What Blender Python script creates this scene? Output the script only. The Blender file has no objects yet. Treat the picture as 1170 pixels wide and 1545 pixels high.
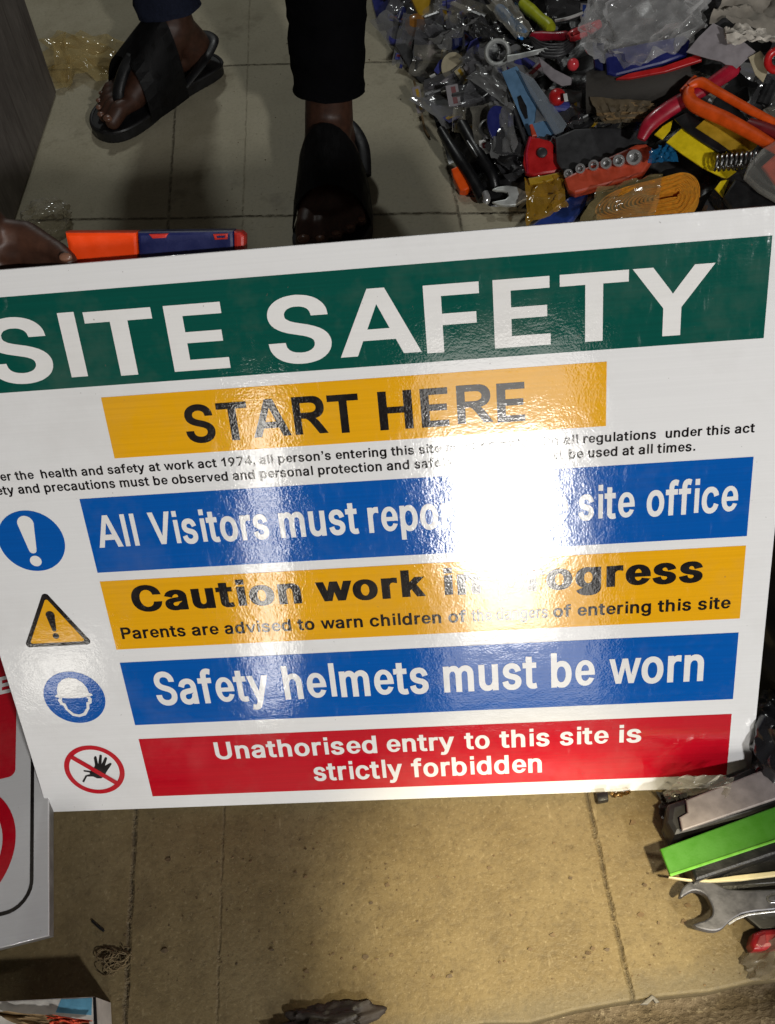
import bpy, bmesh, math, random
from mathutils import Vector, Matrix, noise
from mathutils.geometry import tessellate_polygon

# ------------------------------------------------------------------ camera, world, lamps, exposure
SC = bpy.context.scene
COL = SC.collection
S = 0.85                                    # metres per solved unit (800 mm wide sign, 500 mm floor tiles)
F, CX, CY = 1390.75, 585.0, 772.5           # focal length and centre in photo pixels (1170 x 1545)
R_ = Matrix(((0.9953886, 0.08575534, 0.04298321), (-0.05991698, 0.90575912, -0.4195359), (-0.07490988, 0.41502583, 0.9067205)))
T_ = Vector((0.3961881, -0.04659431, 1.0))
UP_ = Vector((-0.0956721, -0.56348033, -0.820571)).normalized()
fw = Vector((0, 0, 1)); YW = (fw - fw.dot(UP_) * UP_).normalized(); XW = YW.cross(UP_)
def W3(c): return Vector((XW.dot(c), YW.dot(c), UP_.dot(c)))
CAMH = 1.2122521590208422 * S
CAM = Vector((0, 0, CAMH))
def ray(px, py): return W3(Vector(((px - CX) / F, (py - CY) / F, 1.0)))
def depth(p): return (p - CAM).dot(W3(fw))
def WW(p, px): return px * depth(p) / F     # size in metres of px photo pixels at a point
def G(px, py, z=0.0):
    d = ray(px, py); return CAM + d * ((z - CAMH) / d.z)
SU, SV, SN = W3(R_.col[0]), -W3(R_.col[1]), -W3(R_.col[2])
SO = CAM + W3(T_) * S + SV * (-0.44234634 * S)      # a point of the sign's bottom edge, under u = 0
def onplane(px, py, o, n):
    d = ray(px, py); return CAM + d * ((o - CAM).dot(n) / d.dot(n))
def SP(px, py, off=0.0): return onplane(px, py, SO + SN * off, SN)
def SL(px, py):                              # photo pixel -> sign coordinates (metres along, metres up)
    q = SP(px, py) - SO; return (q.dot(SU), q.dot(SV))

cam = bpy.data.cameras.new('camera'); camo = bpy.data.objects.new('camera', cam); COL.objects.link(camo)
cam.sensor_fit = 'HORIZONTAL'; cam.sensor_width = 36; cam.lens = F / 1170 * 36; cam.clip_start = 0.02; cam.clip_end = 60
a, b, c = W3(Vector((1, 0, 0))), W3(Vector((0, -1, 0))), W3(Vector((0, 0, -1)))
camo.matrix_world = Matrix(((a.x, b.x, c.x, CAM.x), (a.y, b.y, c.y, CAM.y), (a.z, b.z, c.z, CAM.z), (0, 0, 0, 1)))
SC.camera = camo

wd = bpy.data.worlds.new('World'); SC.world = wd; wd.use_nodes = True
bg = wd.node_tree.nodes['Background']; bg.inputs[0].default_value = (1.0, 0.93, 0.82, 1); bg.inputs[1].default_value = 0.03

def area(name, loc, target, sx, sy, power, color):
    l = bpy.data.lights.new(name, 'AREA'); l.shape = 'RECTANGLE'; l.size = sx; l.size_y = sy; l.energy = power; l.color = color
    o = bpy.data.objects.new(name, l); COL.objects.link(o); o.location = loc
    o.rotation_euler = (Vector(target) - Vector(loc)).to_track_quat('-Z', 'Y').to_euler(); return o
def mirror(px, py, dist):                    # where a lamp hangs that the glossy sign reflects at this spot
    p = SP(px, py); d = (p - CAM).normalized(); r = d - 2 * d.dot(SN) * SN; return p + r * dist, p
la, ta = mirror(760, 752, 2.2)
area('window_light', la, ta, 0.40, 0.43, 11.5, (1.0, 0.965, 0.90))
ld, td = mirror(766, 892, 2.2)
area('window_lower_light', ld, td, 0.27, 0.30, 2.8, (1.0, 0.95, 0.86))
le, te = mirror(772, 790, 2.45)
area('glare_halo_light', le, te, 0.58, 1.30, 5.0, (1.0, 0.96, 0.90))  # added dim panel that softens the glare into a halo
lb, tb = mirror(402, 830, 2.6)
area('door_gap_light', lb, tb, 0.085, 1.15, 3.2, (1.0, 0.96, 0.88))
lc, tc = mirror(92, 1010, 2.4)
area('side_light', lc, tc, 0.22, 0.16, 0.4, (1.0, 0.96, 0.88))
area('ceiling_lamp', (0.85, -1.5, 1.66), (0.05, 0.6, 0.3), 0.12, 0.12, 35.5, (1.0, 0.99, 0.97))
area('far_ceiling_lamp', (-0.1, 3.6, 2.6), (0.1, 1.3, 0), 0.22, 0.22, 14, (0.95, 0.98, 0.95))
def pool_spot(name, loc, target, power, color, cone):
    l = bpy.data.lights.new(name, 'SPOT'); l.energy = power; l.color = color; l.spot_size = math.radians(cone); l.spot_blend = 0.95; l.shadow_soft_size = .05
    o = bpy.data.objects.new(name, l); COL.objects.link(o); o.location = loc; o.rotation_euler = (Vector(target) - Vector(loc)).to_track_quat('-Z', 'Y').to_euler(); return o
pool_spot('pool_spot', (0.42, -0.35, 1.75), G(830, 1425), 330, (1.0, 0.87, 0.58), 16)  # added spot that makes the warm pool on the front floor

SC.view_settings.view_transform = 'Standard'; SC.view_settings.look = 'None'
SC.view_settings.exposure = 0; SC.view_settings.gamma = 1; SC.view_settings.use_curve_mapping = False

# ------------------------------------------------------------------ materials
def lin(r, g, b):
    f = lambda v: (v / 255 / 12.92) if v / 255 <= 0.04045 else ((v / 255 + 0.055) / 1.055) ** 2.4
    return (f(r), f(g), f(b), 1)
class NT:
    def __init__(s, name):
        s.m = bpy.data.materials.new(name); s.m.use_nodes = True; s.t = s.m.node_tree
        s.p = s.t.nodes['Principled BSDF']; s.o = s.t.nodes['Material Output']
    def n(s, typ, **kw):
        x = s.t.nodes.new(typ)
        for k, v in kw.items():
            if k in x.inputs.keys() if not hasattr(x, k) else False: x.inputs[k].default_value = v
            else: setattr(x, k, v)
        return x
    def l(s, a, b): s.t.links.new(a, b)
    def coord(s, kind='Object', scale=(1, 1, 1)):
        c = s.n('ShaderNodeTexCoord'); m = s.n('ShaderNodeMapping'); m.inputs['Scale'].default_value = scale
        s.l(c.outputs[kind], m.inputs['Vector']); return m.outputs[0]
    def noise(s, vec, scale, detail=3, rough=.55):
        x = s.n('ShaderNodeTexNoise'); x.inputs['Scale'].default_value = scale; x.inputs['Detail'].default_value = detail
        x.inputs['Roughness'].default_value = rough; s.l(vec, x.inputs['Vector']); return x.outputs['Fac']
    def ramp(s, fac, stops):
        x = s.n('ShaderNodeValToRGB'); e = x.color_ramp.elements
        while len(e) < len(stops): e.new(0.5)
        for q, (p, c) in zip(e, stops): q.position = p; q.color = c if len(c) == 4 else (*c, 1)
        s.l(fac, x.inputs[0]); return x.outputs[0]
    def math(s, op, a, b=None, clamp=False):
        x = s.n('ShaderNodeMath'); x.operation = op; x.use_clamp = clamp
        for i, v in enumerate((a, b)):
            if v is None: continue
            if isinstance(v, (int, float)): x.inputs[i].default_value = v
            else: s.l(v, x.inputs[i])
        return x.outputs[0]
    def mix(s, fac, a, b):
        x = s.n('ShaderNodeMix'); x.data_type = 'RGBA'
        for i, v in ((0, fac), (6, a), (7, b)):
            if isinstance(v, (int, float, tuple)): x.inputs[i].default_value = v
            else: s.l(v, x.inputs[i])
        return x.outputs[2]
    def bump(s, h, strength, dist, prev=None):
        x = s.n('ShaderNodeBump'); x.inputs['Strength'].default_value = strength; x.inputs['Distance'].default_value = dist
        s.l(h, x.inputs['Height'])
        if prev is not None: s.l(prev, x.inputs['Normal'])
        return x.outputs[0]
MATS = {}
def plastic(name, rgb, rough=.4, metal=0.0, var=.18, bump=.15, scale=60, coat=0.0, spec=.5):
    """moulded plastic, rubber or metal with handling dust, uneven gloss and faint surface relief"""
    if name in MATS: return MATS[name]
    k = NT(name); v = k.coord(); c = lin(*rgb)
    n1 = k.noise(v, scale, 4); n2 = k.noise(v, scale * 7, 2)
    d = tuple(min(1, x * (1 + var) + .012 * var) for x in c[:3]) + (1,); e = tuple(x * (1 - var) for x in c[:3]) + (1,)
    k.l(k.ramp(n1, [(.3, e), (.7, d)]), k.p.inputs['Base Color'])
    k.l(k.ramp(n1, [(.3, (rough * .75,) * 3), (.75, (min(1, rough * 1.35),) * 3)]), k.p.inputs['Roughness'])
    k.p.inputs['Metallic'].default_value = metal; k.p.inputs['Coat Weight'].default_value = coat; k.p.inputs['Coat Roughness'].default_value = .08
    k.p.inputs['Specular IOR Level'].default_value = spec
    k.l(k.bump(n2, bump, .0006), k.p.inputs['Normal'])
    MATS[name] = k.m; return k.m
def film(name, rgb, body=.10, rough=.10, edge=.85, bump=.35, scale=24):
    """thin crinkled polythene: mostly see-through, glossy on the creases"""
    if name in MATS: return MATS[name]
    k = NT(name); v = k.coord(); c = lin(*rgb)
    k.p.inputs['Base Color'].default_value = c; k.p.inputs['Roughness'].default_value = rough; k.p.inputs['Specular IOR Level'].default_value = .9
    n1 = k.noise(v, scale, 5, .6); nb = k.bump(n1, bump, .004); k.l(nb, k.p.inputs['Normal'])
    tr = k.n('ShaderNodeBsdfTransparent'); tr.inputs[0].default_value = tuple(.55 + .42 * min(1, x * 1.4) for x in c[:3]) + (1,)
    lw = k.n('ShaderNodeLayerWeight'); lw.inputs[0].default_value = .35; k.l(nb, lw.inputs['Normal'])
    f = k.math('ADD', k.math('MULTIPLY', lw.outputs['Facing'], edge), body, True)
    mx = k.n('ShaderNodeMixShader'); k.l(f, mx.inputs[0]); k.l(tr.outputs[0], mx.inputs[1]); k.l(k.p.outputs[0], mx.inputs[2])
    k.l(mx.outputs[0], k.o.inputs[0]); MATS[name] = k.m; return k.m
def vinyl(name, rgb, streak=.05):
    """glossy printed vinyl: orange-peel relief, fine print banding, scuffs that change the gloss"""
    if name in MATS: return MATS[name]
    k = NT(name); v = k.coord(); c = lin(*rgb)
    sv = k.coord(scale=(6, 420, 1)); st = k.noise(sv, 1, 2)
    e = tuple(x * (1 - streak) for x in c[:3]) + (1,); d = tuple(min(1, x * (1 + streak)) for x in c[:3]) + (1,)
    gr = k.noise(v, 7, 5, .7); sp = k.noise(v, 210, 2, .5)
    cc = k.mix(k.ramp(gr, [(.5, (0,) * 3), (.8, (.16,) * 3)]), k.ramp(st, [(.35, e), (.65, d)]), (.30, .27, .22, 1))
    cc = k.mix(k.ramp(sp, [(.225, (.45,) * 3), (.25, (0,) * 3)]), cc, (.12, .10, .08, 1))
    k.l(cc, k.p.inputs['Base Color'])
    sc = k.noise(k.coord(scale=(14, 3, 1)), 9, 5, .65)
    k.l(k.ramp(sc, [(.45, (.055,) * 3), (.62, (.09,) * 3), (.72, (.2,) * 3)]), k.p.inputs['Roughness'])
    k.p.inputs['Specular IOR Level'].default_value = 1.0
    peel = k.noise(v, 460, 2, .5); wav = k.noise(v, 60, 2, .5)
    b1 = k.bump(peel, .32, .0002); b2 = k.bump(wav, .32, .0005, b1); b3 = k.bump(st, .25, .00007, b2)
    k.l(b3, k.p.inputs['Normal']); MATS[name] = k.m; return k.m
def skin(name, rgb):
    if name in MATS: return MATS[name]
    k = NT(name); v = k.coord(); c = lin(*rgb); n = k.noise(v, 90, 4)
    k.l(k.ramp(n, [(.3, tuple(x * .7 for x in c[:3])), (.7, tuple(min(1, x * 1.25) for x in c[:3]))]), k.p.inputs['Base Color'])
    k.p.inputs['Roughness'].default_value = .5; k.l(k.bump(k.noise(v, 500, 3), .3, .0006), k.p.inputs['Normal'])
    MATS[name] = k.m; return k.m

# ------------------------------------------------------------------ objects
def finish(name, me, mat, parent=None, smooth=True, origin=None, angle=40):
    me.validate(); me.update()
    if mat is not None and not me.materials: me.materials.append(mat)
    if parent is not None: o3 = parent['_o']; o = Vector(o3)
    elif origin is not None: o = Vector(origin)
    else:
        xs = [v.co for v in me.vertices]; o = Vector((sum(v.x for v in xs) / len(xs), sum(v.y for v in xs) / len(xs), min(v.z for v in xs)))
    me.transform(Matrix.Translation(-o))
    ob = bpy.data.objects.new(name, me); COL.objects.link(ob)
    if parent is not None:
        ob.parent = parent['_e']
        if parent['_e'].parent is not None or parent.get('_mesh'): pass
    else: ob.location = o
    if smooth:
        me.polygons.foreach_set('use_smooth', [True] * len(me.polygons))
        bm = bmesh.new(); bm.from_mesh(me); th = math.radians(angle)
        for f in bm.faces:                       # broad faces next to a bevel stay truly flat
            if len(f.verts) > 6: f.smooth = False
            elif any(len(e.link_faces) == 2 and e.calc_face_angle(0) > .15 and f.calc_area() > 5 * min(q.calc_area() for q in e.link_faces if q is not f) for e in f.edges): f.smooth = False
        for e in bm.edges: e.smooth = not (len(e.link_faces) == 2 and e.calc_face_angle(0) > th)
        bm.to_mesh(me); bm.free()
    return ob
def bmo(name, bm, mat, parent=None, **kw):
    bmesh.ops.recalc_face_normals(bm, faces=bm.faces)
    me = bpy.data.meshes.new(name); bm.to_mesh(me); bm.free(); return finish(name, me, mat, parent, **kw)
def tag(o, label, cat, group=None, kind=None):
    if label: o['label'] = label
    if cat: o['category'] = cat
    if group: o['group'] = group
    if kind: o['kind'] = kind
    return o
def thing(name, label, cat, loc, group=None):
    e = bpy.data.objects.new(name, None); COL.objects.link(e); e.location = loc; e.empty_display_size = .02
    tag(e, label, cat, group); return {'_e': e, '_o': tuple(loc)}
def sub(ob, base):                           # use a finished part as parent of sub-parts
    return {'_e': ob, '_o': base['_o']}
def prism(bm, pts, normal, thick, bev=0.0, seg=2):
    """polygon extruded by thick against its normal"""
    n = normal.normalized(); v = [bm.verts.new(p) for p in pts]
    f = bm.faces.new(v); f.normal_update()
    if f.normal.dot(n) < 0: f.normal_flip()
    r = bmesh.ops.extrude_face_region(bm, geom=[f]); nv = [g for g in r['geom'] if isinstance(g, bmesh.types.BMVert)]
    nf = [g for g in r['geom'] if isinstance(g, bmesh.types.BMFace)]
    bmesh.ops.translate(bm, verts=nv, vec=-n * thick)
    if bev > 0:
        es = set(f.edges)
        for q in nf: es |= set(q.edges)
        bmesh.ops.bevel(bm, geom=list(es), offset=bev, segments=seg, profile=.5, affect='EDGES', clamp_overlap=True)
def tube(bm, pts, rad, sides=12, squash=1.0, up=Vector((0, 0, 1)), cap=True):
    """tapered tube through points; squash flattens it along up"""
    rings = []; n = len(pts)
    for i, p in enumerate(pts):
        t = (pts[min(i + 1, n - 1)] - pts[max(i - 1, 0)]).normalized()
        s = t.cross(up)
        if s.length < 1e-4: s = t.cross(Vector((0, 1, 0.01)))
        s.normalize(); u = s.cross(t).normalized(); r = rad[i] if isinstance(rad, (list, tuple)) else rad
        rings.append([bm.verts.new(p + s * (r * math.cos(2 * math.pi * k / sides)) + u * (r * squash * math.sin(2 * math.pi * k / sides))) for k in range(sides)])
    for a, b in zip(rings, rings[1:]):
        for k in range(sides): bm.faces.new((a[k], a[(k + 1) % sides], b[(k + 1) % sides], b[k]))
    if cap: bm.faces.new(rings[0][::-1]); bm.faces.new(rings[-1])
def smoothpath(pts, k=6):
    out = []; n = len(pts)
    for i in range(n - 1):
        p0, p1, p2, p3 = pts[max(i - 1, 0)], pts[i], pts[i + 1], pts[min(i + 2, n - 1)]
        for j in range(k):
            t = j / k; out.append(.5 * ((2 * p1) + (p2 - p0) * t + (2 * p0 - 5 * p1 + 4 * p2 - p3) * t * t + (3 * p1 - p0 - 3 * p2 + p3) * t ** 3))
    out.append(pts[-1]); return out
def torus(bm, c, n, R, r, a0=0, a1=360, seg=28, sides=10, squash=1.0):
    n = n.normalized(); x = n.cross(Vector((0.3, 1, 0.1))).normalized(); y = n.cross(x); full = abs(a1 - a0) >= 360
    rings = []
    for i in range(seg if full else seg + 1):
        a = math.radians(a0 + (a1 - a0) * i / seg); d = x * math.cos(a) + y * math.sin(a)
        rings.append([bm.verts.new(c + d * (R + r * math.cos(2 * math.pi * k / sides)) + n * (r * squash * math.sin(2 * math.pi * k / sides))) for k in range(sides)])
    m = len(rings)
    for i in range(m if full else m - 1):
        a, b = rings[i], rings[(i + 1) % m]
        for k in range(sides): bm.faces.new((a[k], a[(k + 1) % sides], b[(k + 1) % sides], b[k]))
    if not full: bm.faces.new(rings[0]); bm.faces.new(rings[-1][::-1])
def blob(bm, c, rx, ry, rz, seed, amp=.35, freq=2.2, sub_=4, axis=None):
    """crumpled bag: ball pushed about by ridged noise"""
    r = bmesh.ops.create_icosphere(bm, subdivisions=sub_, radius=1.0); o = Vector((seed * 3.7, seed * 1.3, seed * 9.1))
    M = axis if axis is not None else Matrix.Identity(3)
    for v in r['verts']:
        p = v.co.copy(); q = p * freq + o
        k = 1 + amp * (abs(noise.noise(q)) * -1.4 + .45) + amp * .45 * (abs(noise.noise(q * 2.1)) * -1.4 + .4) + amp * .06 * noise.noise(q * 5.1)
        p = p * k; v.co = c + M @ Vector((p.x * rx, p.y * ry, p.z * rz))
def sheet(bm, P4, nx, ny, amp, seed, freq=3.0, drop=None):
    """crumpled sheet over four corner points (in order round the edge)"""
    a, b, c, d = P4; o = Vector((seed * 2.1, seed * 5.3, seed)); n = (b - a).cross(d - a).normalized()
    if n.z < 0: n = -n
    g = []
    for j in range(ny + 1):
        row = []
        for i in range(nx + 1):
            s, t = i / nx, j / ny; p = a * ((1 - s) * (1 - t)) + b * (s * (1 - t)) + c * (s * t) + d * ((1 - s) * t)
            q = Vector((s * freq, t * freq, 0)) + o
            h = amp * (1.2 - 2.6 * abs(noise.noise(q)) + .3 * noise.noise(q * 2.7) - .7 * abs(noise.noise(q * 1.9 + o)))
            e = 1 + .25 * noise.noise(q * 1.3 + Vector((9, 2, 1)))
            row.append(bm.verts.new(p + n * h + (b - a) * (.06 * noise.noise(q * 1.7)) * e + (d - a) * (.06 * noise.noise(q * 1.5 + o)) * e))
        g.append(row)
    for j in range(ny):
        for i in range(nx): bm.faces.new((g[j][i], g[j][i + 1], g[j + 1][i + 1], g[j + 1][i]))
def organic(name, caps, vox, mat, parent, smooth_it=6):
    """one continuous skin grown over tapered limbs (voxel union of capsules, then smoothed)"""
    bm = bmesh.new()
    for p0, r0, p1, r1 in caps:
        p0 = Vector(p0); p1 = Vector(p1); n = 10
        d = (p1 - p0); L = d.length; d = d / L if L > 1e-6 else Vector((0, 0, 1))
        pts = []; rr = []
        for k in range(5): t = math.radians(90 * (1 - k / 4.0)); pts.append(p0 - d * r0 * math.sin(t) * .98); rr.append(max(r0 * math.cos(t), 1e-4))
        for k in range(1, 5): t = math.radians(90 * k / 4.0); pts.append(p1 + d * r1 * math.sin(t) * .98); rr.append(max(r1 * math.cos(t), 1e-4))
        u = Vector((0, 0, 1)) if abs(d.z) < .9 else Vector((1, 0, 0))
        tube(bm, pts, rr, 14, 1.0, u)
    bmesh.ops.recalc_face_normals(bm, faces=bm.faces)
    me = bpy.data.meshes.new('tmp'); bm.to_mesh(me); bm.free(); o = bpy.data.objects.new('tmp', me); COL.objects.link(o)
    m = o.modifiers.new('r', 'REMESH'); m.mode = 'VOXEL'; m.voxel_size = vox
    m = o.modifiers.new('s', 'SMOOTH'); m.factor = .5; m.iterations = smooth_it
    bpy.context.view_layer.update(); dg = bpy.context.evaluated_depsgraph_get(); ev = o.evaluated_get(dg)
    m2 = bpy.data.meshes.new_from_object(ev); bpy.data.objects.remove(o); bpy.data.meshes.remove(me); m2.name = name; m2.materials.clear()
    return finish(name, m2, mat, parent, angle=180)

# ------------------------------------------------------------------ floor, ground
def floor_material():
    k = NT('worn_cement_floor'); v = k.coord()
    big = k.noise(v, 2.2, 5, .6); med = k.noise(v, 11, 6, .65); fine = k.noise(v, 160, 4, .7); pit = k.noise(v, 95, 5, .6)
    c1 = k.ramp(med, [(.25, (.108, .076, .032)), (.5, (.160, .118, .054)), (.8, (.210, .162, .082))])
    c2 = k.mix(k.ramp(big, [(.35, (.0,) * 3), (.7, (.55,) * 3)]), c1, (.155, .120, .066, 1))
    c3 = k.mix(k.ramp(fine, [(.28, (.6,) * 3), (.5, (0,) * 3)]), c2, (.075, .055, .028, 1))
    c3 = k.mix(k.ramp(k.noise(v, 240, 3, .7), [(.56, (0,) * 3), (.72, (.5,) * 3)]), c3, (.30, .24, .14, 1))
    c3 = k.mix(k.ramp(k.noise(v, 38, 5, .7), [(.36, (.4,) * 3), (.5, (0,) * 3)]), c3, (.09, .066, .034, 1))
    tops = k.ramp(med, [(.25, (.39, .352, .245)), (.5, (.46, .420, .302)), (.8, (.51, .470, .350))])   # far tiles greyer, and painted paler to stand in for brighter light
    sy = k.n('ShaderNodeSeparateXYZ'); k.l(v, sy.inputs[0]); far_tile = k.math('GREATER_THAN', sy.outputs[1], .86)
    c3 = k.mix(far_tile, c3, k.mix(k.ramp(fine, [(.30, (.3,) * 3), (.5, (0,) * 3)]), tops, (.19, .17, .12, 1)))
    scr0 = k.noise(k.coord(scale=(18, 90, 1)), 1.6, 3, .6); c3 = k.mix(k.ramp(scr0, [(.66, (0,) * 3), (.74, (.35,) * 3)]), c3, (.10, .075, .04, 1))
    scr1 = k.noise(k.coord(scale=(70, 16, 1)), 1.4, 3, .6); c3 = k.mix(k.ramp(scr1, [(.68, (0,) * 3), (.76, (.35,) * 3)]), c3, (.36, .29, .17, 1))
    st = k.noise(v, 6.5, 4, .7)
    c4 = k.mix(k.ramp(st, [(.58, (0,) * 3), (.74, (.55,) * 3)]), c3, (.10, .072, .036, 1))
    c4 = k.mix(k.ramp(pit, [(.23, (.6,) * 3), (.28, (0,) * 3)]), c4, (.07, .052, .03, 1))
    # joints between the half-metre tiles: each a world line, wobbling a little
    sep = k.n('ShaderNodeSeparateXYZ'); k.l(v, sep.inputs[0]); wob = k.noise(v, 34, 6, .75); wb = k.math('MULTIPLY', k.math('SUBTRACT', wob, .5), .0085)
    acc = None; dep = None
    J = [((205, 1235), (188, 1545), .0022, .8), ((885, 1195), (948, 1480), .0022, .8), ((330, 99), (460, 96), .0028, 1), ((360, 327), (700, 321), .0030, 1), ((338, 1230), (332, 1420), .0014, .28)]
    for a, b, w, s in J:
        A, B = G(*a), G(*b); d = (B - A).normalized(); nx, ny = -d.y, d.x; c = -(nx * A.x + ny * A.y)
        e = k.math('ADD', k.math('ADD', k.math('MULTIPLY', sep.outputs[0], nx), k.math('MULTIPLY', sep.outputs[1], ny)), c)
        e = k.math('ABSOLUTE', k.math('ADD', e, wb))
        g = k.math('MULTIPLY', k.math('SUBTRACT', 1, k.math('DIVIDE', e, w * 1.5), True), s)
        acc = g if acc is None else k.math('MAXIMUM', acc, g)
    gap = k.math('MULTIPLY', acc, k.ramp(k.noise(v, 75, 4, .7), [(.36, (.1,) * 3), (.55, (1,) * 3)]))
    c5 = k.mix(k.math('MULTIPLY', gap, .85), c4, (.075, .06, .04, 1))
    # cast shadow painted as a dark band along the broken slab edge
    A, B = G(720, 1545), G(1130, 1462); d = (B - A).normalized(); nx, ny = -d.y, d.x; c = -(nx * A.x + ny * A.y)
    e = k.math('ADD', k.math('ADD', k.math('MULTIPLY', sep.outputs[0], nx), k.math('MULTIPLY', sep.outputs[1], ny)), c)
    e = k.math('ADD', e, k.math('MULTIPLY', k.math('SUBTRACT', k.noise(v, 16, 4), .5), .03))
    gr = k.math('SUBTRACT', 1, k.math('DIVIDE', e, .022), True)
    c6 = k.mix(k.math('MULTIPLY', gr, .45), c5, (.10, .09, .065, 1))
    k.l(c6, k.p.inputs['Base Color'])
    k.l(k.ramp(med, [(.3, (.42,) * 3), (.7, (.68,) * 3)]), k.p.inputs['Roughness'])
    k.p.inputs['Specular IOR Level'].default_value = .22
    scr = k.noise(k.coord(scale=(40, 4, 1)), 4, 4, .8)
    b0 = k.bump(fine, .6, .0014); b1 = k.bump(med, .35, .003, b0); b2 = k.bump(k.ramp(pit, [(.22, (0,) * 3), (.34, (1,) * 3)]), .5, .002, b1)
    b2 = k.bump(scr, .15, .001, b2)
    k.l(k.bump(k.math('SUBTRACT', 1, gap), 1.0, .004, b2), k.p.inputs['Normal']); return k.m
def edge_line(px): return 1545 - (px - 690) * (1545 - 1470) / (1130 - 690) + 12
bm = bmesh.new(); near = []
random.seed(4)
for i in range(46):
    px = -900 + i * 68; p = G(px, edge_line(px)); near.append(p + Vector((0, random.uniform(-.004, .004), 0)))
far = [Vector((near[-1].x + .5, 6, 0)), Vector((near[0].x - .5, 6, 0))]
prism(bm, near + far, Vector((0, 0, 1)), .035, .003)
fl = bmo('floor', bm, floor_material(), origin=(0, 0, 0)); tag(fl, 'worn beige cement floor with tile joints', None, kind='structure')

def ground_material():
    k = NT('rough_concrete'); v = k.coord(); n = k.noise(v, 14, 6, .7); f = k.noise(v, 170, 4, .7)
    vo = k.n('ShaderNodeTexVoronoi'); vo.inputs['Scale'].default_value = 120; k.l(v, vo.inputs['Vector'])
    c1 = k.ramp(n, [(.3, (.075, .055, .035)), (.6, (.16, .125, .085)), (.8, (.22, .18, .13))])
    c = k.mix(k.ramp(f, [(.55, (0,) * 3), (.72, (.8,) * 3)]), c1, (.33, .28, .2, 1)); k.l(c, k.p.inputs['Base Color']); k.p.inputs['Roughness'].default_value = .85
    b = k.bump(f, .8, .003); b = k.bump(vo.outputs['Distance'], .5, .003, b); k.l(k.bump(n, .6, .01, b), k.p.inputs['Normal']); return k.m
bm = bmesh.new(); NXG, NYG = 150, 40; g = []
xa, xb = near[0].x, near[-1].x
for j in range(NYG + 1):
    row = []
    for i in range(NXG + 1):
        x = xa + (xb - xa) * i / NXG; t = (x - near[0].x) / (near[-1].x - near[0].x); ye = near[0].y + (near[-1].y - near[0].y) * t
        y = ye + .02 - j * .0175; q = Vector((x * 22, y * 22, 0))
        z = -.012 + .010 * noise.noise(q) + .005 * noise.noise(q * 3.1) - (.035 if j < 2 else .022 if j == 2 else 0)
        row.append(bm.verts.new((x, y, min(z, -.004))))
    g.append(row)
for j in range(NYG):
    for i in range(NXG): bm.faces.new((g[j][i], g[j][i + 1], g[j + 1][i + 1], g[j + 1][i]))
gd = bmo('ground', bm, ground_material(), origin=(0, 0, 0)); tag(gd, 'rough broken concrete ground below the floor edge', None, kind='structure')

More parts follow.
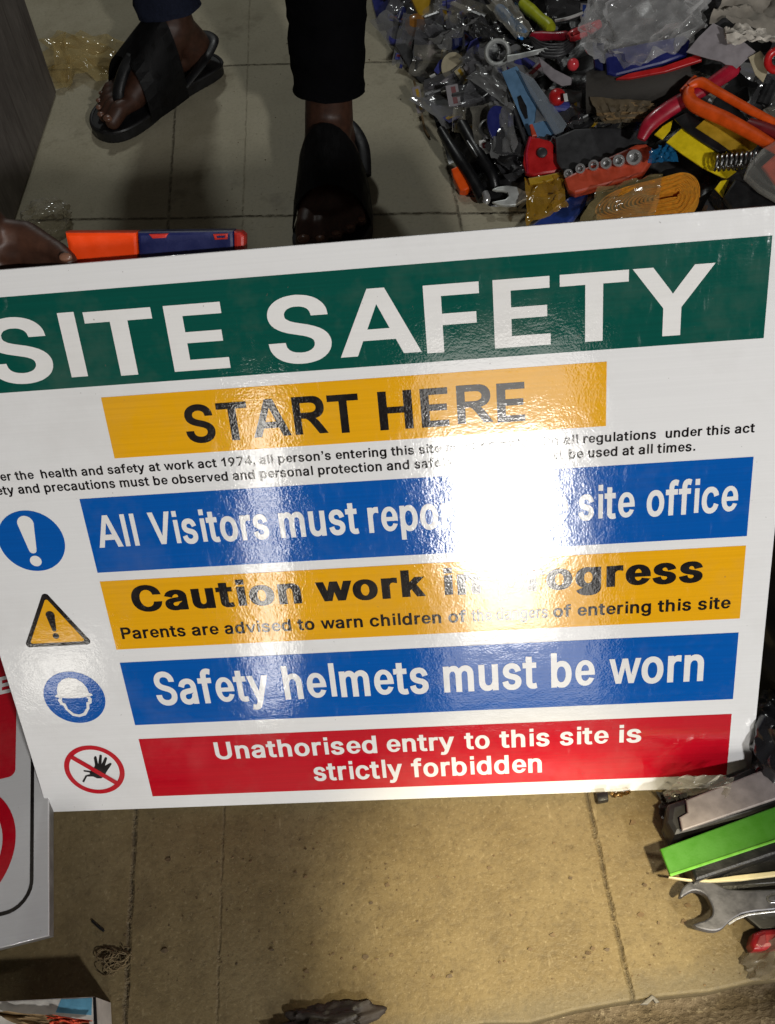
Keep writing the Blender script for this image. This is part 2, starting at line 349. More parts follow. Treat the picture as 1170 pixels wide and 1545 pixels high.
# ------------------------------------------------------------------ the site safety sign
GLY = {"b":{",":[208,[[50,103,158,103,158,26,148,-34,120,-79,75,-120,50,-75,82,-45,97,0,50,0]]],".":[208,[[53,0,156,0,156,103,53,103]]],"1":[416,[[294,0,192,0,192,387,135,341,59,309,59,403,120,434,180,483,211,538,294,538]]],"4":[416,[[234,0,234,108,14,108,14,198,246,538,333,538,333,198,400,198,400,108,333,108,333,0],[234,198,234,382,110,198]]],"7":[490,[[62,-17,182,-17,415,446,415,526,38,526,38,435,291,435]]],"9":[490,[[92,-17,216,-17,337,161,373,218,396,265,404,286,412,327,413,347,412,372,408,396,401,419,391,440,378,460,363,478,346,494,326,507,304,518,279,526,253,531,226,533,199,531,173,526,149,518,127,508,107,494,90,479,75,462,62,443,52,422,45,400,40,376,39,352,40,327,44,304,51,283,60,263,72,244,86,228,103,213,122,201,143,191,167,183,192,179,226,178],[236,443,254,438,271,427,285,411,296,390,300,378,303,350,300,324,291,301,285,291,271,276,263,270,245,263,226,260,207,263,190,270,174,283,161,301,156,312,151,338,150,352,153,378,156,390,167,411,174,420,190,433,199,438,216,443]]],"A":[540,[[0,0,213,536,327,536,540,0,422,0,376,122,159,122,115,0],[194,213,341,213,267,412]]],"E":[455,[[400,-17,400,74,149,74,149,212,380,212,380,303,149,303,149,435,397,435,397,526,36,526,36,-17]]],"F":[447,[[149,-17,149,204,371,204,371,295,149,295,149,435,394,435,394,526,36,526,36,-17]]],"H":[554,[[149,-17,149,215,368,215,368,-17,481,-17,481,526,368,526,368,306,149,306,149,526,36,526,36,-17]]],"I":[208,[[51,0,159,0,159,536,51,536]]],"P":[499,[[55,0,55,536,247,536,299,536,342,532,378,521,408,503,433,478,451,448,462,412,466,369,462,326,451,290,433,260,408,235,378,217,342,206,299,202,163,202,163,0],[163,293,262,293,293,296,317,306,335,322,346,343,350,369,346,396,335,416,317,432,293,442,262,445,163,445]]],"R":[540,[[55,0,55,536,282,536,329,536,366,534,397,526,424,514,447,498,466,477,481,453,490,426,495,395,495,358,489,327,478,301,463,277,443,258,418,242,367,223,404,183,448,120,524,0,398,0,329,105,288,165,255,202,225,222,163,224,163,0],[163,309,293,309,324,312,348,321,366,335,378,354,382,377,378,401,366,420,348,434,324,442,293,445,163,445]]],"S":[483,[[255,-25,284,-20,312,-13,337,-4,359,9,379,23,395,39,409,56,419,76,427,96,431,117,433,139,432,157,429,174,424,189,417,204,409,217,389,239,364,258,324,278,285,292,202,315,173,327,151,343,146,349,140,365,140,385,142,394,151,411,163,424,190,437,212,441,243,440,258,437,272,432,285,425,296,416,304,405,310,392,316,361,427,361,423,399,418,419,410,438,399,456,385,473,369,488,351,501,330,512,306,521,281,527,255,531,227,533,199,531,173,527,148,521,124,512,103,501,84,488,67,472,53,455,42,437,34,416,29,395,27,372,30,346,37,321,49,299,66,279,88,262,113,247,142,234,174,224,249,203,272,195,299,181,311,170,318,157,321,139,318,118,308,100,293,85,274,75,250,68,224,66,189,70,168,78,152,89,145,96,134,114,131,125,127,154,12,154,17,113,22,92,31,72,42,53,56,35,73,20,92,6,114,-5,139,-14,165,-21,194,-25,224,-26]]],"T":[485,[[168,435,168,-17,281,-17,281,435,441,435,441,526,7,526,7,435]]],"U":[554,[[292,-24,323,-19,352,-10,378,2,402,16,423,33,440,52,455,73,467,96,475,121,480,146,482,173,482,526,368,526,368,179,367,162,360,132,354,119,346,107,337,97,316,81,290,72,275,69,242,69,214,76,202,81,180,97,163,119,157,132,150,162,149,179,149,526,36,526,36,173,37,146,42,121,50,96,62,73,77,52,95,33,115,16,139,2,166,-10,195,-19,226,-24,259,-25]]],"V":[499,[[192,0,0,536,118,536,253,139,384,536,499,536,308,0]]],"Y":[509,[[215,351,107,526,-21,526,179,205,179,-17,293,-17,293,205,492,526,365,526,258,351,236,314]]],"a":[426,[[252,-17,361,-17,361,252,360,273,357,292,352,310,337,340,327,353,315,364,289,380,275,387,246,396,206,401,176,401,141,396,106,385,89,377,59,357,46,344,35,330,25,313,11,282,115,251,133,286,149,301,162,308,196,314,226,308,236,301,244,291,251,267,248,247,160,235,103,223,75,213,50,198,38,189,21,168,14,155,9,140,6,108,7,88,11,70,17,53,25,38,36,23,49,11,64,0,81,-9,119,-22,139,-25,160,-26,196,-23,228,-14,241,-8,252,-1],[148,65,132,72,124,80,118,91,116,105,121,126,133,138,153,146,237,159,269,166,291,176,251,140,248,118,241,100,235,91,213,72,194,65,170,62]]],"b":[461,[[158,-10,173,-17,191,-22,230,-25,257,-23,284,-18,308,-9,330,4,350,19,367,37,381,57,393,79,403,104,409,130,413,159,415,189,413,219,409,247,403,273,393,298,381,320,366,340,349,358,330,373,308,385,283,394,257,400,209,401,190,398,172,393,138,375,138,526,28,526,28,-17,136,-17,136,4],[198,67,180,77,171,84,162,94,149,120,140,152,137,189,140,227,149,258,155,272,170,293,188,306,198,310,220,313,243,310,262,300,271,292,279,282,292,257,301,225,304,189,301,153,292,121,279,95,261,77,252,71,242,67,220,64]]],"c":[432,[[224,-25,255,-20,285,-11,324,9,355,38,371,60,383,86,392,113,286,140,276,107,265,90,248,74,227,65,208,63,194,64,173,71,163,77,146,96,138,108,127,137,122,170,121,187,124,222,127,239,138,268,154,290,163,299,183,309,194,312,214,313,242,305,252,299,265,287,277,265,285,239,390,266,376,306,362,330,334,360,310,376,270,393,255,397,223,401,178,400,150,394,124,385,100,373,79,357,61,339,46,319,33,297,23,272,15,246,11,217,10,187,11,158,15,130,23,104,33,79,46,57,61,37,79,19,100,4,124,-9,150,-18,178,-23]]],"d":[461,[[268,386,252,393,235,398,216,401,168,400,142,394,117,385,95,373,75,358,58,340,44,320,31,298,22,273,15,247,11,219,10,189,11,159,15,130,22,104,31,79,43,57,58,37,75,19,95,4,117,-9,141,-18,168,-23,195,-25,234,-22,252,-17,267,-10,288,4,288,-17,396,-17,396,526,286,526,286,375],[182,67,163,77,154,85,138,107,127,136,122,171,121,189,124,225,127,242,138,270,145,282,163,300,172,306,182,310,205,313,227,310,246,300,255,293,270,272,281,243,286,209,287,189,284,152,281,135,276,119,270,106,254,84,236,71,226,67,205,64]]],"e":[416,[[392,161,136,161,138,134,145,113,157,94,173,80,193,71,214,69,235,73,254,83,270,98,281,122,382,105,369,95,356,71,340,50,321,31,300,16,277,4,252,-4,226,-8,196,-9,169,-6,144,1,120,12,98,26,79,44,62,64,48,87,37,112,29,140,25,169,24,201,27,231,33,260,42,286,54,310,70,332,88,351,108,367,131,380,155,389,182,394,211,395,238,393,264,387,288,377,310,363,330,347,348,327,362,305,374,280,382,253,388,224],[138,227,278,227,278,245,275,266,267,284,256,300,242,312,225,319,208,322,191,319,175,312,161,300,149,284,142,266,138,245]]],"f":[290,[[-18,396,-18,310,253,310,253,396],[166,-17,166,418,169,439,175,451,182,455,203,457,245,443,270,530,244,540,199,547,170,546,137,539,122,533,107,525,94,516,73,493,60,465,57,449,56,432,56,-17]]],"g":[462,[[287,-5,285,-26,280,-42,273,-54,264,-64,252,-71,239,-76,224,-79,194,-80,184,-79,167,-74,147,-62,127,-39,110,-14,21,-64,34,-87,52,-110,63,-121,90,-140,123,-155,162,-164,184,-167,207,-168,232,-167,280,-158,303,-151,324,-141,343,-128,359,-114,372,-97,383,-78,391,-57,396,-34,397,-9,397,396,289,396,289,374,268,387,253,393,235,398,216,401,168,400,142,394,118,385,96,373,76,358,59,340,44,321,32,299,22,274,15,248,11,221,10,191,11,161,15,134,22,108,32,85,44,63,59,44,77,28,97,14,119,2,143,-6,168,-11,195,-12,234,-9,251,-5,287,14],[182,79,163,88,154,95,138,115,132,127,127,142,122,174,121,193,124,227,127,243,138,271,154,292,172,306,182,310,205,313,227,310,237,306,255,293,270,272,281,245,285,229,288,193,285,156,276,126,270,113,255,94,247,87,238,82,217,77,205,76]]],"h":[447,[[138,526,28,526,28,-17,138,-17,138,226,141,255,149,277,161,293,176,304,184,308,201,312,223,311,234,308,243,303,252,295,260,284,266,271,270,254,272,235,272,-17,382,-17,382,241,381,265,372,308,364,326,354,343,342,358,327,371,310,382,292,390,271,397,250,400,227,401,202,400,177,395,155,386,138,376]]],"i":[208,[[54,0,156,0,156,389,54,389],[54,441,156,441,156,536,54,536]]],"k":[416,[[50,0,50,536,153,536,153,252,273,389,400,389,267,247,409,0,299,0,201,175,153,125,153,0]]],"l":[208,[[54,0,156,0,156,536,54,536]]],"m":[647,[[307,371,290,385,269,395,245,401,220,403,188,400,173,396,145,383,136,377,136,396,28,396,28,-17,138,-17,138,238,141,263,144,274,154,291,173,307,186,312,209,313,226,307,240,293,245,284,250,259,250,-17,360,-17,360,247,360,258,368,284,378,297,390,307,403,312,428,313,437,311,454,302,461,294,466,284,470,271,471,253,471,-17,581,-17,581,255,580,277,577,298,564,335,554,350,542,364,528,375,512,385,495,393,476,399,457,402,437,403,401,400,368,389,353,382,339,373,320,356]]],"n":[446,[[136,396,28,396,28,-17,138,-17,138,226,141,255,149,277,161,293,176,304,184,308,201,312,223,311,234,308,243,303,252,295,260,284,266,271,270,254,272,235,272,-17,382,-17,382,241,381,265,372,308,364,326,354,343,341,358,327,371,310,382,292,390,271,397,250,400,227,401,202,400,177,395,155,386,136,375]]],"o":[452,[[237,-23,265,-18,291,-9,315,4,336,19,354,37,370,57,383,80,393,104,400,130,404,158,406,187,404,217,400,246,393,272,383,297,370,319,354,339,336,357,315,373,291,385,265,394,237,400,207,401,178,400,150,394,124,385,100,373,79,357,61,339,46,319,33,297,23,272,15,246,11,217,10,187,11,158,15,130,23,104,33,79,46,57,61,37,79,19,100,4,124,-9,150,-18,178,-23,207,-25],[194,64,173,71,163,77,146,96,138,108,127,137,122,170,121,187,124,222,127,239,138,268,154,290,163,299,183,309,194,312,207,313,221,312,242,305,252,299,270,280,283,254,292,222,295,187,292,153,283,122,270,96,252,77,232,67,221,64]]],"p":[461,[[136,396,28,396,28,-160,138,-160,138,3,158,-10,173,-17,191,-22,230,-25,257,-23,284,-18,308,-9,330,4,350,19,367,37,381,57,393,79,403,104,409,130,413,159,415,189,413,219,409,247,403,273,393,298,381,320,366,340,349,358,330,373,308,385,283,394,257,400,209,401,190,398,172,393,144,379,136,373],[198,67,180,77,171,84,162,94,149,120,140,152,137,189,140,227,149,258,155,272,170,293,188,306,198,310,220,313,243,310,262,300,271,292,279,282,292,257,301,225,304,189,301,153,292,121,279,95,261,77,252,71,242,67,220,64]]],"q":[461,[[286,-160,396,-160,396,396,288,396,288,373,268,386,252,393,235,398,216,401,168,400,142,394,117,385,95,373,75,358,58,340,44,320,31,298,22,273,15,247,11,219,10,189,11,159,15,130,22,104,31,79,43,57,58,37,75,19,95,4,117,-9,141,-18,168,-23,195,-25,234,-22,252,-17,267,-10,286,2],[182,67,163,77,154,85,138,107,127,136,122,171,121,189,124,225,127,242,138,270,145,282,163,300,172,306,182,310,205,313,227,310,246,300,255,293,270,272,281,243,286,209,287,189,284,152,281,135,276,119,270,106,254,84,236,71,226,67,205,64]]],"r":[296,[[136,396,28,396,28,-17,138,-17,138,237,141,259,148,277,160,291,174,301,189,307,212,309,268,300,268,400,212,402,192,400,171,396,153,389,136,380]]],"s":[402,[[206,-24,230,-21,252,-16,292,1,322,25,334,39,344,55,350,71,354,88,356,107,354,127,349,147,340,165,327,181,310,195,289,208,265,218,180,239,156,246,143,254,136,263,133,277,134,286,137,293,148,305,165,313,176,315,200,315,217,310,224,305,241,282,251,256,353,279,337,322,320,348,297,370,283,379,267,387,229,398,209,401,164,400,142,397,121,392,102,385,84,376,68,365,55,353,43,339,34,324,27,308,22,274,24,253,29,233,39,215,52,198,69,184,90,172,114,162,140,154,215,136,234,126,241,116,243,110,242,95,239,87,227,74,218,69,196,63,181,62,158,65,149,68,134,78,122,97,112,128,8,106,16,74,22,58,30,43,41,29,53,17,67,6,83,-4,100,-12,119,-18,139,-22,182,-25]]],"t":[264,[[-18,396,-18,310,228,310,228,396],[40,92,42,69,48,48,58,28,72,11,91,-3,114,-13,140,-19,182,-21,203,-19,240,-9,222,75,171,67,157,70,151,87,150,98,150,488,40,488]]],"u":[447,[[274,-17,382,-17,382,396,272,396,272,153,269,125,255,94,241,80,234,75,218,69,201,67,187,68,176,71,167,76,158,84,149,95,143,109,138,144,138,396,28,396,28,139,29,115,32,92,38,72,46,53,56,36,68,21,83,8,100,-3,118,-11,138,-17,160,-21,183,-22,208,-21,232,-15,254,-7,274,4]]],"v":[416,[[156,0,1,389,110,389,207,120,303,389,409,389,255,0]]],"w":[582,[[127,0,4,389,103,389,176,135,243,389,341,389,406,135,480,389,581,389,456,0,359,0,292,248,226,0]]],"y":[426,[[189,159,103,396,-14,396,137,-2,123,-43,110,-65,100,-72,90,-73,42,-65,20,-148,59,-160,92,-162,123,-159,153,-150,166,-143,188,-126,198,-116,221,-78,228,-63,403,396,286,396,200,159,195,143]]],"’":[208,[[50,536,158,536,158,460,148,400,120,355,75,314,50,359,82,389,97,433,50,433]]]},"k":{"C":[570,[[292,-27,340,-20,383,-5,402,4,436,26,451,39,476,68,486,84,503,120,509,139,518,181,374,181,362,140,352,121,339,105,325,93,295,78,268,74,242,77,229,82,201,100,187,114,175,130,164,150,155,172,149,197,145,224,143,254,145,284,149,312,155,337,164,359,175,378,187,395,200,408,214,419,242,431,254,434,268,435,296,431,325,416,339,404,352,388,362,369,373,327,518,327,508,370,495,407,486,425,464,456,435,483,419,495,382,514,361,522,316,533,292,536,266,537,226,534,187,526,151,514,120,497,92,477,68,454,48,428,31,398,17,366,8,331,2,294,0,254,2,214,8,177,17,142,31,110,48,81,68,54,92,31,120,11,151,-5,187,-18,226,-25,266,-28]]],"a":[449,[[237,-21,377,-21,377,252,376,273,373,292,368,310,361,326,342,353,317,374,287,389,254,399,224,404,173,405,132,399,113,394,94,387,59,368,44,357,31,344,19,329,-5,281,127,242,145,281,163,300,179,308,201,310,212,307,225,297,234,276,236,255,234,249,154,238,93,226,62,215,35,199,13,179,-2,155,-9,125,-10,108,-5,70,1,53,21,23,34,10,50,-1,68,-11,89,-19,111,-25,159,-30,182,-29,222,-22,237,-17],[153,69,139,80,132,97,132,113,134,121,143,134,170,145,253,158,288,166,306,175,236,113,236,138,233,118,230,108,220,91,199,73,186,68,170,66]]],"e":[446,[[407,224,402,253,393,280,381,306,367,328,349,349,328,366,305,380,278,391,247,398,212,401,174,399,142,393,115,383,91,370,69,353,51,334,35,311,23,287,13,260,7,232,5,201,6,169,10,139,18,112,29,86,43,63,60,42,80,24,103,9,129,-2,159,-11,193,-15,231,-14,264,-9,293,1,317,13,339,29,359,48,375,70,388,93,406,107,266,131,251,99,236,85,221,77,206,76,191,83,176,96,164,114,157,134,156,155,411,155],[157,245,161,265,169,283,179,298,192,309,204,315,212,315,224,309,237,298,248,283,255,265,259,245,259,233,157,233]]],"g":[485,[[6,-64,27,-99,48,-121,76,-141,93,-150,133,-164,181,-171,207,-172,264,-167,290,-161,315,-153,338,-142,357,-129,374,-114,388,-97,399,-78,407,-57,411,-34,412,-9,412,400,273,400,273,392,264,396,243,401,195,406,163,403,132,397,105,387,81,374,61,358,43,340,28,321,16,298,6,274,-5,221,-6,191,-5,162,0,134,7,108,16,85,29,63,44,44,62,27,83,13,106,1,115,-2],[185,84,169,95,161,104,148,127,139,157,136,193,139,228,148,258,154,271,169,292,192,307,205,309,217,307,232,300,248,284,255,273,266,245,272,211,272,173,266,140,255,113,240,94,225,84,205,80]]],"i":[238,[[34,-6,176,-6,176,395,34,395],[34,435,176,435,176,542,34,542]]],"k":[446,[[172,542,31,542,31,-6,172,-6,172,124,196,149,282,-6,433,-6,287,247,426,395,258,395,172,297]]],"n":[470,[[152,400,13,400,13,-21,154,-21,154,226,154,241,160,267,170,286,183,299,205,308,222,306,229,302,237,295,245,285,251,271,255,255,256,235,256,-21,397,-21,397,241,396,265,393,287,387,308,379,326,369,343,357,358,342,372,324,383,303,393,280,400,254,404,227,406,196,404,167,397,152,391]]],"o":[475,[[242,-27,274,-21,304,-11,329,3,351,19,370,37,385,57,398,80,408,104,415,130,420,158,421,187,420,217,415,245,408,272,398,296,385,319,370,339,351,357,329,373,304,387,274,397,242,403,207,406,173,403,140,397,111,387,86,373,64,357,46,339,30,319,17,296,7,272,0,245,-4,217,-6,187,-4,158,0,130,7,104,17,80,30,57,46,37,64,19,86,3,111,-11,140,-21,173,-27,207,-29],[200,68,186,72,169,86,161,96,148,122,139,153,136,187,139,223,148,254,161,280,169,290,187,304,207,309,222,307,229,304,246,290,262,268,273,239,278,205,279,187,276,153,273,137,262,108,246,86,229,72,215,68]]],"p":[484,[[152,400,13,400,13,-164,154,-164,154,-15,162,-19,183,-25,206,-28,230,-29,263,-27,293,-21,321,-10,345,3,365,19,382,37,397,57,409,80,418,104,425,131,429,159,430,189,429,219,425,247,418,273,409,298,397,320,382,340,365,358,344,374,320,387,293,397,262,403,230,406,182,401,161,395,152,391],[214,68,202,72,186,84,178,94,164,119,159,135,153,170,153,209,159,244,170,272,185,293,201,304,220,309,233,307,247,299,255,292,271,271,282,242,287,208,288,189,285,153,282,136,277,121,263,95,255,85,238,72,226,68]]],"r":[319,[[152,400,13,400,13,-21,154,-21,154,237,154,248,156,259,169,285,187,300,198,304,211,305,228,303,283,292,283,403,211,406,186,404,161,399,152,395]]],"s":[425,[[210,-28,237,-24,262,-18,285,-10,306,0,323,12,338,25,350,40,359,55,366,71,370,89,371,107,369,127,364,147,355,165,342,181,324,196,302,209,276,220,189,242,163,251,154,258,149,269,150,286,157,299,169,308,181,311,199,310,208,305,220,291,225,283,239,248,369,277,359,308,345,335,336,348,312,370,279,389,259,396,236,401,212,404,187,405,161,404,135,401,111,395,89,387,70,377,53,366,39,353,18,324,12,308,8,291,7,274,8,253,14,233,23,215,37,198,54,183,77,170,103,159,131,151,204,134,215,129,223,121,227,110,228,103,227,94,224,87,212,75,199,68,174,67,162,70,156,73,143,86,138,96,125,136,-8,108,0,75,6,58,25,29,38,16,69,-5,89,-14,133,-25,157,-28,182,-29]]],"t":[287,[[-34,400,-34,306,244,306,244,400],[168,79,166,98,166,492,25,492,25,92,27,69,32,48,42,28,57,11,77,-4,103,-16,134,-23,184,-25,226,-18,256,-10,236,82,172,71]]],"u":[470,[[258,-21,397,-21,397,400,256,400,256,153,253,125,250,113,233,86,209,72,201,71,188,73,181,77,173,84,165,95,159,108,155,125,154,144,154,400,13,400,13,139,14,115,17,93,30,53,41,36,53,21,68,8,86,-4,107,-13,130,-20,155,-25,183,-26,213,-24,242,-18,258,-12]]],"w":[612,[[121,395,-18,395,109,-6,244,-6,292,175,341,-6,474,-6,602,395,462,395,407,206,359,395,225,395,175,206]]]}}
def inside(pt, q):
    r = False; j = len(q) - 1
    for i in range(len(q)):
        if (q[i][1] > pt[1]) != (q[j][1] > pt[1]) and pt[0] < (q[j][0] - q[i][0]) * (pt[1] - q[i][1]) / (q[j][1] - q[i][1]) + q[i][0]: r = not r
        j = i
    return r
def pieces(cs):
    ps = [[(q[k], q[k + 1]) for k in range(0, len(q), 2)] for q in cs]
    ps.sort(key=lambda p: -abs(sum(p[i - 1][0] * p[i][1] - p[i][0] * p[i - 1][1] for i in range(len(p))))); out = []
    for p in ps:
        h = [o for o in out if all(inside(v, o[0]) for v in p)]
        if h: h[0].append(p)
        else: out.append([p])
    return out
def inkx(ch, st):
    v = [q[k] for q in GLY[st][ch][1] for k in range(0, len(q), 2)]; return min(v), max(v)
SPC = 208
def textrun(V, Fc, s, st, ia, ua, ib, ub, base, cap, z):
    """letters of s from glyph outlines; ink of letter ia starts at ua, ink of letter ib ends at ub (metres on the sign)"""
    pos = []; x = 0
    for ch in s: pos.append(x); x += SPC if ch == ' ' else GLY[st][ch][0]
    xa_ = pos[ia] + inkx(s[ia], st)[0]; xb_ = pos[ib] + inkx(s[ib], st)[1]; kx = (ub - ua) / (xb_ - xa_); ky = cap / 536.0
    for ch, p in zip(s, pos):
        if ch == ' ': continue
        for k, pc in enumerate(pieces(GLY[st][ch][1])):
            b = len(V); tri = tessellate_polygon([[(a, c, 0) for a, c in q] for q in pc])
            for q in pc: V += [(ua + (p + a - xa_) * kx, base + c * ky, z + k * .00002) for a, c in q]
            for t in tri:
                a_, b_, c_ = (V[b + i] for i in t)
                if (b_[0] - a_[0]) * (c_[1] - a_[1]) - (b_[1] - a_[1]) * (c_[0] - a_[0]) < 0: t = t[::-1]
                Fc.append([b + i for i in t])
M_ = Matrix(((SU.x, SV.x, SN.x, SO.x), (SU.y, SV.y, SN.y, SO.y), (SU.z, SV.z, SN.z, SO.z), (0, 0, 0, 1)))
sgn = thing('safety_sign', 'large glossy site safety sign with green header leaning in the middle', 'sign', SO); sgn['_o'] = (0, 0, 0); sgn['_e'].matrix_world = M_
WHITE = vinyl('white_vinyl', (226, 226, 227), .015); BLUE = vinyl('blue_vinyl', (2, 84, 168)); GREEN = vinyl('green_vinyl', (5, 76, 66)); YEL = vinyl('yellow_vinyl', (228, 166, 18), .04)
RED = vinyl('red_vinyl', (186, 14, 34)); BLK = vinyl('black_vinyl', (26, 23, 24)); LW = vinyl('white_lettering_vinyl', (228, 227, 226), .015)
uL, uR = -0.89902962 * S, 0.0303463 * S; v0 = 0.0; vT = (0.44234634 + 0.27382551) * S
def vv(y): return (0.44234634 - y) * S
def flatmesh(name, polys, z, mat, parent):
    """flat print: list of outlines (first outer, then holes) in sign metres"""
    V = []; Fc = []
    for n_, pc in enumerate(polys):
        b = len(V); tri = tessellate_polygon([[(a, c, 0) for a, c in q] for q in pc])
        for q in pc: V += [(a, c, z + n_ * .00002) for a, c in q]
        for t in tri:
            a_, b_, c_ = (V[b + i] for i in t)
            if (b_[0] - a_[0]) * (c_[1] - a_[1]) - (b_[1] - a_[1]) * (c_[0] - a_[0]) < 0: t = t[::-1]
            Fc.append([b + i for i in t])
    me = bpy.data.meshes.new(name); me.from_pydata(V, [], Fc); return finish(name, me, mat, parent, smooth=False)
bm = bmesh.new(); prism(bm, [Vector((uL, v0, 0)), Vector((uR, v0, 0)), Vector((uR, vT, 0)), Vector((uL, vT, 0))], Vector((0, 0, 1)), .003, .0006, 2)
bmo('panel', bm, WHITE, sgn)
Z1, Z2, Z3 = .00025, .0005, .00075
def band(name, u0, u1, yt, yb, mat): return flatmesh(name, [[[(u0, vv(yb)), (u1, vv(yb)), (u1, vv(yt)), (u0, vv(yt))]]], Z1, mat, sgn)
uB = -0.74952485 * S
bands = dict(header=band('header_band', uL - uR * .0 + .022, 0, -0.24621988, -0.14454596, GREEN), start=band('start_band', -0.69838959 * S, -0.15780556 * S, -0.13167888, -0.0607537, YEL),
    visitors=band('visitors_band', uB, 0, -0.01451127, 0.08116557, BLUE), caution=band('caution_band', uB, 0, 0.09303711, 0.18889583, YEL),
    helmets=band('helmets_band', uB, 0, 0.20818199, 0.30370883, BLUE), entry=band('entry_band', uB, 0, 0.32597646, 0.42119974, RED))
def letters(name, par, mat, runs, bases, caps, st='b', z=Z2):
    """runs: (string, index, left pixel, index, right pixel); bases: pixels on the base line; caps: (top pixel, base pixel)"""
    base = sum(SL(*p)[1] for p in bases) / len(bases); cap = sum(SL(*t)[1] - SL(*b_)[1] for t, b_ in caps) / len(caps)
    V = []; Fc = []
    for s, ia, pa, ib, pb in runs: textrun(V, Fc, s, st, ia, SL(*pa)[0], ib, SL(*pb)[0], base, cap, z)
    me = bpy.data.meshes.new(name); me.from_pydata(V, [], Fc); return finish(name, me, mat, par, smooth=False)
P_ = lambda k: sub(bands[k], sgn)
for w_ in (('SITE', 1, (108.7, 568.7), 3, (348, 552)), ('SAFETY', 0, (403, 500), 5, (1080.3, 394))): letters('lettering', P_('header'), LW, [w_], [(1015, 502.3), (121, 567.7), (647, 530.5)], [((1080.3, 394), (1015, 502.3)), ((87, 471.3), (108.7, 568.7))])
for w_ in (('START', 0, (280, 645), 4, (539.5, 594)), ('HERE', 0, (572, 622), 3, (792.5, 605))): letters('lettering', P_('start'), BLK, [w_], [(521, 651), (380, 660.5), (575, 647.4)], [((492, 596), (509, 651.7)), ((791.5, 575), (792.6, 633.8))])
letters('act_text', sgn, BLK, [('Under the', 6, (23, 720), 8, (51, 717)), ('health and safety at work act 1974, all person’s entering this site', 0, (61.5, 715), -1, (666, 676)), ('must comply with', 0, (673, 680), -1, (843, 668)),
    ('all regulations', 0, (851, 665), -1, (990.5, 655)), ('under this act', 0, (1005, 652), -1, (1139.7, 645))], [(1128, 652.3), (66, 721.5)], [((100, 706.7), (101, 719.3)), ((1131, 637.5), (1130, 652.2))], z=Z1)
letters('act_text', sgn, BLK, [('Safety and precautions must be observed and personal protection and safe', 7, (28, 742), -1, (666, 697)), ('ty equipment must', 0, (668, 697), -1, (851, 690)),
    ('be used at all times.', 0, (858.7, 692), -1, (1049.5, 678))], [(1045, 679.3), (28, 745.6)], [((1000, 668), (1000, 682)), ((135, 725), (136, 739))], z=Z1)
letters('lettering', P_('visitors'), LW, [('All', 0, (151, 827), 2, (212, 824)), ('Visitors', 0, (222, 776), 7, (407, 805)), ('must', 0, (423.8, 805), 3, (541.7, 795)), ('report to the', 0, (557, 795), -1, (858, 778)),
    ('site', 0, (873, 775), 3, (958, 765)), ('office', 0, (976, 765), 5, (1113.7, 757))], [(1060, 771), (206, 824.2), (160, 827), (450, 808)], [((203, 777), (212, 824)), ((918, 727), (921, 779))])
letters('caution_heading', P_('caution'), BLK, [('Caution', 0, (199, 905), 6, (456, 905)), ('work', 0, (477.5, 895), 3, (643, 895)), ('in', 0, (670.6, 880), 1, (725, 885)), ('progress', 1, (797, 880), 7, (1060.5, 870))],
    [(826, 888.5), (444, 913), (630, 897), (1040, 876)], [((616, 862), (618, 899)), ((376, 876), (379, 917))], st='k')
letters('caution_note', P_('caution'), BLK, [('Parents are advised to warn children of', 0, (183.5, 957), -1, (704, 930)), ('the dangers', 0, (712, 930), -1, (827, 925)), ('of entering this site', 0, (835, 925), -1, (1103, 910))],
    [(188, 964.6), (1085, 917.4)], [((184, 947.5), (187, 964.6))])
letters('lettering', P_('helmets'), LW, [('Safety', 0, (234, 1040), 5, (406.7, 1040)), ('helmets', 0, (429, 1040), 6, (647.7, 1040)), ('must', 0, (670, 1030), 3, (810.8, 1020)), ('be', 0, (832, 1020), 1, (898, 1020)), ('worn', 0, (919.5, 1010), 3, (1062, 1012))],
    [(1058, 1026.5), (840, 1034), (440, 1054)], [((834, 983.7), (838, 1034)), ((428, 1003), (434, 1054))])
letters('lettering', P_('entry'), LW, [('Unathorised', 0, (323.8, 1130), 10, (568.7, 1125)), ('entry', 0, (583.4, 1120), 4, (686, 1120)), ('to', 0, (700.7, 1115), 1, (739, 1118)), ('this', 0, (754, 1115), 3, (829.4, 1115)), ('site', 0, (845, 1110), 3, (918.7, 1110)), ('is', 0, (935, 1110), 1, (968, 1110))],
    [(950, 1121), (560, 1134)], [((566, 1107.5), (567, 1134)), ((938, 1095), (938, 1121))])
letters('lettering', P_('entry'), LW, [('strictly', 0, (473, 1165), 7, (608, 1165)), ('forbidden', 0, (621, 1160), 8, (817.8, 1155))], [(812, 1165), (628, 1171)], [((627, 1143.4), (628, 1171)), ((733, 1140), (733, 1167.5))])
# pictograms
def circ(cx, cy, r, n=64, a0=0): return [(cx + r * math.cos(2 * math.pi * k / n + a0), cy + r * math.sin(2 * math.pi * k / n + a0)) for k in range(n)]
def sl(*pp): return [SL(*p) for p in pp]
def z3(ox, oy, k): return [(ox + x / k, oy + y / k) for x, y in ()]
Zm = lambda pts: sl(*[(x / 2.925, 740 + y / 2.925) for x, y in pts])      # outline points read off an enlarged view
def ex_mark(c, h, w, name, par, mat, z):
    cx, cy = c; top = [(cx + w / 2 * math.cos(math.radians(a)), cy + h * .5 - w / 2 + w / 2 * math.sin(math.radians(a))) for a in range(0, 181, 15)]
    bot = [(cx + w * .24 * math.cos(math.radians(a)), cy - h * .17 + w * .24 * math.sin(math.radians(a))) for a in range(180, 361, 30)]
    return flatmesh(name, [[top + bot], [circ(cx, cy - h * .5 + w * .36, w * .36, 28)]], z, mat, par)
